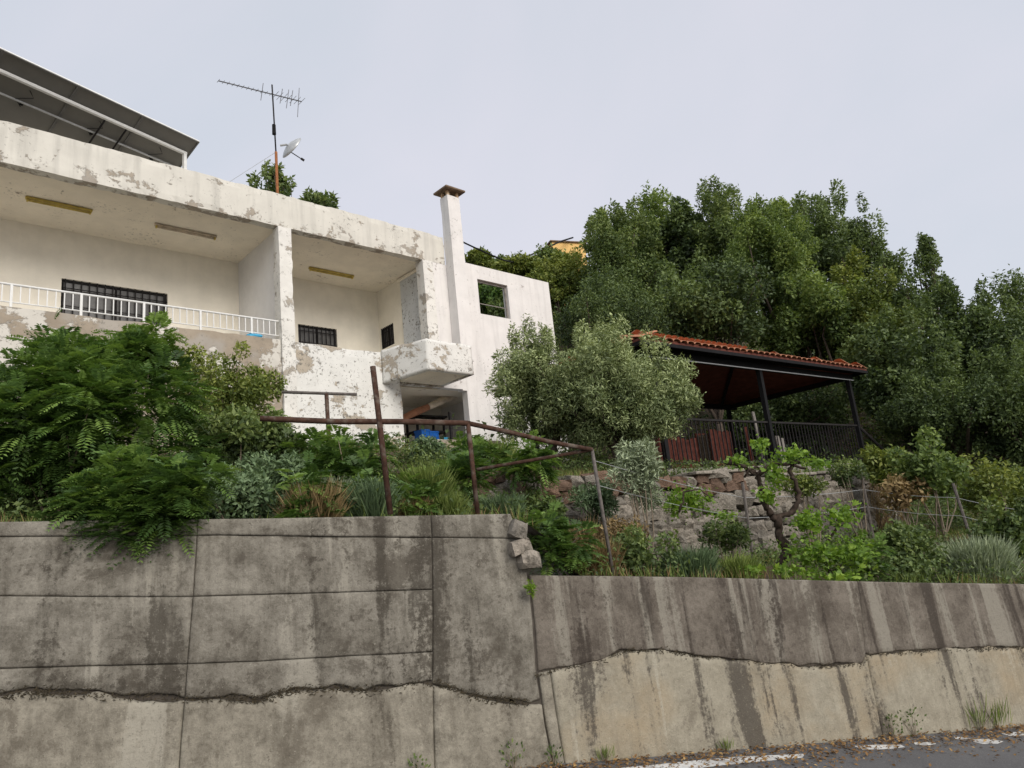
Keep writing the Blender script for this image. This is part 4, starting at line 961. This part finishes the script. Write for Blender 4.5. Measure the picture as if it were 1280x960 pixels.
# slope scrub seen over the end wall and through its window
for i, (px, py, w_, h_, Y, m_, lab) in enumerate([(598, 328, 50, 34, 33, 'f_yel', 'round bush on the slope touching the chimney'), (645, 343, 90, 36, 32, 'f_yel', 'yellow green bush under the sagging cable'), (690, 332, 80, 56, 33, 'f_mid', 'green bush on the slope just below the yellow house'), (625, 336, 60, 26, 35, 'f_mid', 'low dark bush on the slope between chimney and yellow green bush'), (615, 372, 60, 50, 30, 'f_fern', 'deep green bush seen through the open window of the end wall'), (640, 385, 60, 50, 29, 'f_mid', 'mid green bush behind the right jamb of the open window')]):
    shrub('hillside_bush', lab, 'bush', px, py, w_, h_, Y, MT[m_], 5000, (.2, .1), group='bushes on the slope behind the house', ncl=18)
for px, py, w_, h_, lab in ((342, 226, 60, 60, 'small tree top showing behind the rusty aerial mast'), (400, 248, 60, 34, 'low tree top showing over the parapet next to the aerial'), (310, 246, 30, 20, 'tiny sprig of tree showing over the parapet beside the stay wire')):
    tree('broadleaf_tree', lab, 'tree', px, py+14, w_, h_, 30, MT['f_mid'], 1300, (.24, .12), 12, 3, 'tree tops behind the house roof', 6, .1)

# ---- olives
OG = 'olive trees in front of the pavilion'
tree('olive_tree', 'grey green olive tree with round crown against the white end wall', 'tree', 672, 492, 132, 146, 12.2, MT['f_olive'], 30000, (.078, .022), 46, 50, OG, 5, .09, (.2, .34), 1.1, .5, .9)
tree('olive_tree', 'larger bushy olive tree hiding the corner of the tiled pavilion roof', 'tree', 772, 498, 212, 150, 11.6, MT['f_olive'], 48000, (.078, .022), 60, 51, OG, 6, .1, (.18, .3), 1.1, .5, .8)
shrub('olive_sapling', 'small grey olive sapling growing in front of the stone wall', 'sapling', 792, 595, 90, 95, 8.6, MT['f_grey'], 4200, (.075, .016), 'leaf', None, 18, .5, (.2, .38), 8)

# ---- foreground bank on the left
shrub('feathery_bush', 'large dark green feathery leaved bush behind the top of the tall concrete wall', 'bush', 90, 540, 420, 280, 6.5, MT['f_fern'], 4600, (.22, .046), 'pinnate', None, 60, .42, (.14, .28), 16, 0, .8, dep=.55)
shrub('feathery_bush', 'feathery branches spilling down over the face of the tall concrete wall', 'bush', 160, 625, 270, 135, 5.22, MT['f_fern'], 2300, (.19, .042), 'pinnate', None, 30, .5, (.18, .3), 8, -.6, .8, base=tuple(WALL.w(-.75, .45, 0)[:2]), dep=.32)
shrub('feathery_bush', 'upright feathery shoots rising in front of the balcony wall', 'bush', 165, 450, 120, 110, 8.0, MT['f_fern'], 800, (.22, .05), 'pinnate', None, 18, .65, (.18, .34), 8)
shrub('thin_shrub', 'thin upright shrub with small yellow green leaves in front of flaking wall', 'shrub', 272, 495, 190, 165, 8.6, MT['f_yel'], 11000, (.058, .028), 'leaf', None, 60, .5, (.1, .2), 30)
shrub('thin_shrub', 'dark thin shrub filling the gap under the grey handrail', 'shrub', 300, 560, 160, 110, 7.6, MT['f_mid'], 8000, (.07, .034), 'leaf', None, 24, .4, (.18, .3), 14)
BG = 'weeds on the bank above the tall wall'
for px, py, w_, h_, Y, m_, n, lf, kd, lab in (
  (350, 602, 110, 90, 6.7, 'f_blue', 3400, (.06, .018), 'leaf', 'blue green shrubby clump at the wall edge beside the feathery bush'),
  (415, 596, 90, 100, 6.9, 'f_grey', 2600, (.12, .008), 'blade', 'grey needle leaved clump at the wall edge left of the bent fence post'),
  (445, 580, 100, 90, 7.4, 'f_fern', 330, (.2, .05), 'pinnate', 'fresh green ferny weed behind the bent fence post'),
  (395, 575, 90, 70, 8.0, 'f_fern', 260, (.2, .052), 'pinnate', 'fresh green ferny weed under the grey handrail'),
  (530, 592, 90, 100, 7.0, 'f_grass', 2200, (.26, .007), 'blade', 'pale tall grass tuft between the two rusty fence posts'),
  (575, 588, 80, 80, 7.4, 'f_fern', 260, (.2, .05), 'pinnate', 'bright ferny weed beside the short rusty fence post'),
  (515, 625, 70, 40, 6.4, 'f_dry', 900, (.14, .008), 'blade', 'dry brown grass at the wall edge right of the bent post'),
  (628, 622, 90, 60, 6.8, 'f_blue', 1500, (.12, .008), 'blade', 'dull grey green tuft at the broken wall end'),
  (665, 585, 70, 60, 8.6, 'f_fern', 240, (.2, .052), 'pinnate', 'bright ferny weed under the sloping rusty rail'),
  (625, 550, 60, 50, 10.0, 'f_grass', 700, (.3, .01), 'blade', 'grass tuft in front of the end wall foot'),
  (460, 620, 80, 50, 6.5, 'f_blue', 1500, (.06, .016), 'leaf', 'small blue green clump at the foot of the bent post'),
  (300, 625, 70, 50, 6.2, 'f_blue', 1400, (.06, .016), 'leaf', 'small dull green clump where the feathery bush meets the wall'),
  (560, 620, 60, 44, 6.5, 'f_grass', 900, (.16, .007), 'blade', 'short mixed grass tuft before the second rusty post')):
    shrub('bank_weed', lab, 'weed', px, py, w_, h_, Y, MT[m_], n, lf, kd, BG, 12)
for i in range(34):
    s_ = rng.uniform(-1.2, 3.4); t_ = rng.uniform(.55, 6.0) if i % 2 else rng.uniform(.5, 2.2)
    if s_ > 1.9 and t_ < 2.0: t_ += 2
    P_ = WALL.w(s_, t_, 0); kd = i % 3; Yd = P_[1]; zc = gz(P_[0], P_[1])+.16+.05*t_
    v_ = np.array([P_[0], P_[1], zc])-EYE; q_ = v_@FW; ppx, ppy = 640+F*(v_@RT)/q_, 480-F*(v_@UP)/q_
    hpx = rng.uniform(.38, .7)*F/Yd; wpx = rng.uniform(.5, .95)*F/Yd
    where = 'at the edge of the tall concrete wall' if t_ < 1.6 else 'halfway up the bank behind the pipe fence' if t_ < 3.8 else 'at the top of the bank by the house'
    ck = (i//3) % 3
    if kd == 0: shrub('bank_weed', 'low ferny green weed '+where, 'weed', ppx, ppy, wpx, hpx, Yd, MT['f_fern'], 140, (.19, .048), 'pinnate', BG, 12, .55)
    elif kd == 1: shrub('bank_weed', ['mid green', 'blue green', 'bright green'][ck]+' small leaved weed '+where, 'weed', ppx, ppy, wpx, hpx, Yd, MT[['f_mid', 'f_blue', 'f_bright'][ck]], 2000, (.052, .025), 'leaf', BG, 12, .5)
    else: shrub('bank_weed', ['yellow green', 'grey green', 'straw tipped'][ck]+' wild grass tuft '+where, 'weed', ppx, ppy, wpx, hpx, Yd, MT[['f_grass', 'f_blue', 'f_dry'][ck]], 900, (.24, .007), 'blade', BG, 12, [.5, .5, .7][ck])
# ---- terrace strip on the right
TG = 'plants on the strip above the low wall'
for px, py, w_, h_, Y, m_, n, lf, kd, lab in (
  (690, 682, 90, 84, 6.5, 'f_fern', 330, (.18, .045), 'pinnate', 'dark green ferny bush just past the broken wall end'),
  (720, 640, 90, 70, 8.2, 'f_dry', 900, (.3, .009), 'blade', 'brown dry grass heap below the sloping rusty rail'),
  (745, 690, 80, 60, 7.2, 'f_dry', 900, (.26, .008), 'blade', 'straw coloured dry stalks beside the leaning grey post'),
  (800, 690, 100, 60, 7.4, 'f_mid', 2200, (.06, .03), 'leaf', 'low dark leafy plant at the wall edge under the olive sapling'),
  (860, 695, 110, 50, 7.5, 'f_blue', 1600, (.2, .009), 'blade', 'dull green grass tuft along the wall edge before the stones'),
  (920, 698, 80, 40, 7.7, 'f_grass', 1000, (.16, .008), 'blade', 'short green grass at the foot of the grapevine'),
  (1130, 690, 90, 80, 8.8, 'f_mid', 3000, (.065, .034), 'leaf', 'leafy green bush beside the silver leaved bush'),
  (1110, 585, 60, 60, 12.8, 'f_yel', 1800, (.1, .05), 'leaf', 'yellow green weed at the end of the pavilion railing'),
  (1160, 590, 100, 110, 11.8, 'f_bright', 3200, (.085, .05), 'leaf', 'light green bramble bush on the collapsed end of the stone wall'),
  (1240, 605, 120, 80, 12.4, 'f_yel', 2800, (.08, .04), 'leaf', 'olive brown scrub bush above the tilting stake'),
  (1262, 660, 80, 90, 10.0, 'f_mid', 2600, (.08, .05), 'leaf', 'green bush growing over the silver leaved bush'),
  (1080, 560, 40, 50, 13.5, 'f_dry', 700, (.16, .01), 'blade', 'rusty dry weed at the corner of the pavilion floor'),
  (1130, 615, 80, 50, 11.8, 'f_dry', 1200, (.1, .04), 'leaf', 'rusty brown dead creeper on the collapsed wall end'),
  (680, 640, 70, 60, 8.4, 'f_mid', 2600, (.06, .03), 'leaf', 'dark leafy bush in front of the left end of the stone wall'),
  (745, 625, 70, 70, 9.0, 'f_blue', 2600, (.07, .02), 'leaf', 'grey green bush between the leaning grey post and the olive sapling'),
  (770, 665, 90, 60, 7.9, 'f_dry', 1500, (.05, .02), 'leaf', 'brown twiggy dead bush under the olive sapling'),
  (900, 668, 90, 40, 8.8, 'f_mid', 1900, (.05, .026), 'leaf', 'low creeper at the foot of the stones beside the iron stake'),
  (1000, 605, 70, 26, 10.6, 'f_yel', 1300, (.06, .03), 'leaf', 'trailing weed hanging over the top stones of the dry wall'),
  (1060, 590, 60, 30, 11.8, 'f_mid', 1300, (.06, .03), 'leaf', 'green weed growing along the coping under the railing end'),
  (1085, 700, 60, 50, 8.2, 'f_fern', 160, (.17, .045), 'pinnate', 'ferny weed between the vine and the leafy bush')):
    shrub('strip_plant', lab, 'plant', px, py, w_, h_, Y, MT[m_], n, lf, kd, TG, 12)
o = shrub('silver_bush', 'silver grey needle leaved bush on the edge of the low streaked wall', 'bush', 1218, 692, 130, 80, 8.9, MT['f_grey'], 3600, (.26, .011), 'blade', None, 12, .68)

# ---- grapevine with single leaves
def vine_leaf(n=0):
    ang = [0, .45, .8, 1.15, 1.6, 1.95, 2.4]; rad = [1., .62, .88, .55, .78, .5, .35]
    pts = [(0, -.02)]
    P = [(rad[i]*sin(a), rad[i]*cos(a)) for i, a in enumerate(ang)]
    ring = P+[(-x, y) for x, y in P[:0:-1]]
    V = [(0, -.05, 0)]+[(x*.5, y*.5+.1, -.10*abs(x)-.12*(y*y)+random.uniform(-.02, .02)) for x, y in ring]
    Fc = [(0, i+1, (i+1) % len(ring)+1) for i in range(len(ring))]
    me = bpy.data.meshes.new('leaf'); me.from_pydata(V, [], Fc); me.materials.append(MT['f_vine'])
    a = me.attributes.new('tint', 'FLOAT', 'POINT'); tv = random.uniform(.15, .95); a.data.foreach_set('value', [min(1, max(0, tv+random.uniform(-.05, .05))) for _ in V]); me.update(); return me
VL = [vine_leaf() for _ in range(14)]
YV = 8.0
def vpt(px, py, Y=YV): return on_y(px, py, Y)
def vine(label, trunk_paths, clumps, base_px, cat='vine', n_tot=230):
    b = vpt(*base_px); b[2] = gz(b[0], b[1]); root = thing('grapevine', label, cat, tuple(b))
    if trunk_paths:
        g = Geo()
        for path, r in trunk_paths:
            Q = []; 
            for j, p in enumerate(path): Q.append(vpt(*p)-b+rng.normal(0, .012, 3))
            Q2 = [Q[0]]
            for a_, b_ in zip(Q[:-1], Q[1:]): Q2 += [a_+(b_-a_)*f_+rng.normal(0, .011, 3) for f_ in (.25, .5, .75, 1.)]
            g.tube(Q2, list(np.linspace(r[0], r[1], len(Q2))*rng.uniform(.8, 1.25, len(Q2))), 8)
        g.build('trunk', MT['vinebark'], root, True)
    A = sum(c[2]*c[3] for c in clumps)
    for px, py, w_, h_, Y in clumps:
        for i in range(max(3, int(n_tot*w_*h_/A))):
            q = rng.normal(0, .36, 2); p = vpt(px+q[0]*w_*.5*1.1, py+q[1]*h_*.5*1.1, Y+rng.normal(0, .12))-b
            o = obj('leaf', VL[rng.integers(len(VL))], root, tuple(p)); s_ = rng.uniform(.07, .135); o.scale = (s_, s_, s_)
            o.rotation_euler = (rng.uniform(.1, 1.3), rng.uniform(-.5, .5), rng.uniform(-pi, pi))
    PP = []
    for px, py, w_, h_, Y in clumps:
        m_ = max(8, int(n_tot*5*w_*h_/A)); q = rng.normal(0, .46, (m_, 2)); PP += [vpt(px+a_*w_*.5, py+b_*h_*.5, Y+rng.normal(0, .12))-b for a_, b_ in q]
    n = len(PP); N_ = nrm(rnd(n)*.8+np.array([0, -.3, .6])); o = obj('small_leaves', leaf_mesh('small_leaves', np.array(PP), nrm(np.cross(N_, rnd(n))), N_, .05*rng.uniform(.5, 1.3, n), .038*rng.uniform(.6, 1.2, n), rng.normal(.45, .22, n), MT['f_vine']), root); o['kind'] = 'stuff'
    return root
vine('old grapevine with forked dark trunk and bright green leaves in front of the stone wall',
  [([(974, 714), (983, 692), (977, 668), (970, 648)], (.055, .042)), ([(970, 650), (962, 645), (954, 630), (952, 608), (946, 590)], (.038, .022)), ([(969, 650), (990, 636), (1000, 622), (992, 602), (987, 588), (1002, 575)], (.034, .016)), ([(946, 590), (925, 580), (905, 578)], (.028, .015)), ([(946, 592), (965, 580), (990, 582), (1010, 585)], (.026, .012)), ([(950, 600), (935, 588), (930, 596), (944, 584), (960, 588)], (.014, .01))],
  [(950, 558, 26, 18, 8.), (922, 576, 28, 20, 8.), (992, 570, 40, 24, 8.), (1022, 580, 36, 16, 8.), (968, 590, 28, 40, 8.), (960, 620, 30, 26, 7.9), (1008, 650, 36, 24, 7.9), (940, 712, 34, 10, 7.5)], (974, 714), n_tot=190)
vine('low sprawling grapevine with bright leaves trailing over the edge of the low wall', [([(1040, 722), (1030, 690), (1045, 660), (1048, 640)], (.02, .008)), ([(1040, 715), (1070, 695), (1085, 680)], (.015, .007))], [(1015, 655, 50, 34, 7.8), (1052, 645, 50, 36, 7.9), (1020, 692, 80, 40, 7.7), (1066, 692, 66, 50, 7.7), (990, 714, 60, 16, 7.5), (1040, 722, 80, 18, 7.4)], (1040, 722), n_tot=290)
vine('patch of bright green vine leaves hanging on the stone wall beside the olive sapling', [([(850, 640), (858, 615), (875, 610), (890, 622)], (.012, .006))], [(862, 626, 62, 38, 9.4), (842, 630, 26, 34, 9.4), (905, 645, 40, 12, 9.6)], (860, 660), n_tot=150)

# ---- uncountable cover
def cover(name, n, s0, s1, t0, t1, lf, mat, thr, blade=False, h=.2, seed=0, tn=.45, label=None, excl=True):
    S = rng.uniform(s0, s1, n); T = t0+(t1-t0)*rng.random(n); P = WALL.o+S[:, None]*WALL.x+T[:, None]*WALL.y
    kk = vnoise(np.stack([S, T, 0*S], 1), .7, seed, 3) > thr
    vh = P-HOUSE.o; hs, hd = vh@HOUSE.x, vh@HOUSE.y; kk &= ~((hd > -.4) & (hs < 8.9) & (hd < 9) & (hs > -9))
    vp = P-PAV.o; a, b = vp@PAV.x, vp@PAV.y; kk &= ~((a > X0-.1) & (a < X1+.1) & (b > -.3) & (b < DP+.2))
    P = P[kk]; n = len(P); P[:, 2] = ground(P[:, 0], P[:, 1])
    if blade: D = nrm(rnd(n)*.45+np.array([0, 0, 1.])); N = rnd(n)
    else: P[:, 2] += rng.random(n)**1.5*h; N = nrm(rnd(n)*.8+np.array([0, 0, .7])); D = nrm(np.cross(N, rnd(n)))
    ll = rng.uniform(.6, 1.3, n); o = obj(name, leaf_mesh(name, P, D, N, lf[0]*ll, lf[1]*ll, np.clip(tn+rng.normal(0, .2, n), 0, 1), mat)); o['kind'] = 'stuff'
    return o
cover('ground_cover', 190000, -7, 20, .4, 12, (.055, .028), MT['f_mid'], -.25, h=.3, seed=5)
cover('grass', 45000, -7, 14, .35, 12, (.16, .007), MT['f_grass'], .0, True, seed=8)
cover('dry_grass', 26000, -7, 14, .3, 10, (.15, .006), MT['f_dry'], -.1, True, seed=12)
cover('slope_scrub', 110000, -14, 40, 12, 46, (.2, .1), MT['f_yel'], -.35, h=1.0, seed=15)
cover('slope_ivy', 90000, -10, 34, 10.5, 40, (.17, .09), MT['f_dark'], -.2, h=1.2, seed=19)
cover('bank_scrub', 50000, 10.5, 26, 4, 16, (.1, .05), MT['f_mid'], -.3, h=.6, seed=23)

# leaf litter and weeds along the foot of the low wall
def litter():
    n = 5200; S = rng.uniform(1.6, 12, n); wv = .16+.16*(vnoise(np.stack([S, 0*S, 0*S], 1), .9, 3)+.6)
    T = -np.abs(rng.normal(0, 1, n))*wv-.045; P = WALL.o+S[:, None]*WALL.x+T[:, None]*WALL.y; P[:, 2] = road_z(S, T)+.006+rng.random(n)**2*.025
    N = nrm(rnd(n)*.5+np.array([0, 0, 1.])); D = nrm(np.cross(N, rnd(n))); ll = rng.uniform(.4, 1.3, n)
    o = obj('leaf_litter', leaf_mesh('leaf_litter', P, D, N, .04*ll, .02*ll, rng.normal(.45, .25, n), MT['f_litter'])); o['kind'] = 'stuff'
litter()
for px, py, h_, k_, lab in ((1140, 905, 26, 'leaf', 'small leafy weed at the wall foot under the vertical joint'), (1222, 897, 34, 'blade', 'tall thin weed at the wall foot before the dark stained stretch'), (1245, 898, 30, 'blade', 'grassy weed at the wall foot in the dark stained stretch'), (1115, 912, 22, 'leaf', 'tiny creeping weed at the wall foot beside the worn line'), (905, 936, 14, 'blade', 'short grass sprig at the wall foot'), (690, 950, 20, 'leaf', 'small weed at the crack between the two concrete walls'), (755, 948, 18, 'blade', 'thin dry sprig at the wall foot near the crack'), (520, 955, 22, 'leaf', 'tiny weed at the foot of the tall concrete wall'), (640, 955, 26, 'leaf', 'yellowish weed at the foot of the tall wall near the crack')):
    s_, z_ = wp(px, py+h_/2); Pb = WALL.w(s_, -.06, road_z(s_, -.06)); hh = h_*Pb[1]/F*1.2
    root = thing('wall_foot_weed', lab, 'weed', tuple(Pb), 0, 'weeds along the wall foot')
    n = 46; a = rng.uniform(0, 2*pi, n); q = rng.random(n)
    P = np.stack([np.cos(a)*q*hh*.5, np.sin(a)*q*hh*.25, rng.random(n)*hh*(.9 if k_ == 'leaf' else .3)], 1); D = nrm(np.stack([np.cos(a)*.5, np.sin(a)*.5, np.full(n, .7 if k_ == 'leaf' else 1.6)], 1)+rnd(n)*.4)
    obj('foliage', leaf_mesh('foliage', P, D, rnd(n), (.035 if k_ == 'leaf' else hh*.7)*rng.uniform(.6, 1.2, n), .018 if k_ == 'leaf' else .005, rng.normal(.5, .2, n), MT['f_mid'] if k_ == 'leaf' else MT['f_grass']), root)
    g = Geo()
    for i in range(4): g.tube([(0, 0, -.02), (rng.normal(0, .1)*hh*2, 0, hh*.6)], [.004, .002], 4, False)
    g.build('stem', MT['twig'], root)
# yellow flowered sprig in the crack of the wall end
s_, z_ = wp(660, 735); root = thing('crack_sprig', 'bright yellow green sprig growing from the crack below the broken wall end', 'plant', tuple(WALL.w(s_, -.0, z_)), 0)
n = 70; P = rnd(n)*np.array([.05, .04, .06])*rng.random(n)[:, None]; obj('foliage', leaf_mesh('foliage', P, rnd(n)+np.array([0, -.5, .3]), rnd(n), .06, .016, rng.normal(.7, .2, n), MT['f_vine']), root)

# roots and dirt packed in the construction joints
def debris(name, line, n, sp, parent, proud, lf=(.035, .012)):
    S = rng.uniform(line[0, 0], line[-1, 0], n); Z = np.interp(S, line[:, 0], line[:, 1])+rng.normal(0, sp, n)-.01
    kp = rng.random(n) < .25+.6*np.clip(.5+vnoise(np.stack([S, 0*S, 0*S], 1), 2.1, 77, 3)*1.4, 0, 1); S, Z = S[kp], Z[kp]; n = len(S)
    P = np.stack([S, BAT*Z-proud-.004-rng.random(n)*.012, Z], 1); N = nrm(rnd(n)*.6+np.array([0, -1., .3])); D = nrm(rnd(n)*np.array([1, .3, .5])+np.array([.4, 0, 0]))
    o = obj(name, leaf_mesh(name, P, D, N, lf[0]*rng.uniform(.4, 1.3, n), lf[1], rng.normal(.2, .2, n), MT['f_root']), parent); o['kind'] = 'stuff'
MT['f_root'] = foliage('root_debris', (.028, .022, .017), (.055, .04, .027), (.10, .07, .04), .9, .0, 1.)
debris('joint_roots', Lcold[(Lcold[:, 0] > -3) & (Lcold[:, 0] < 1.9)], 2600, .016, wl, .012, (.03, .007))
debris('joint_roots', Rcold[(Rcold[:, 0] > 1.8) & (Rcold[:, 0] < 9)], 1500, .010, wr, .006, (.025, .008))
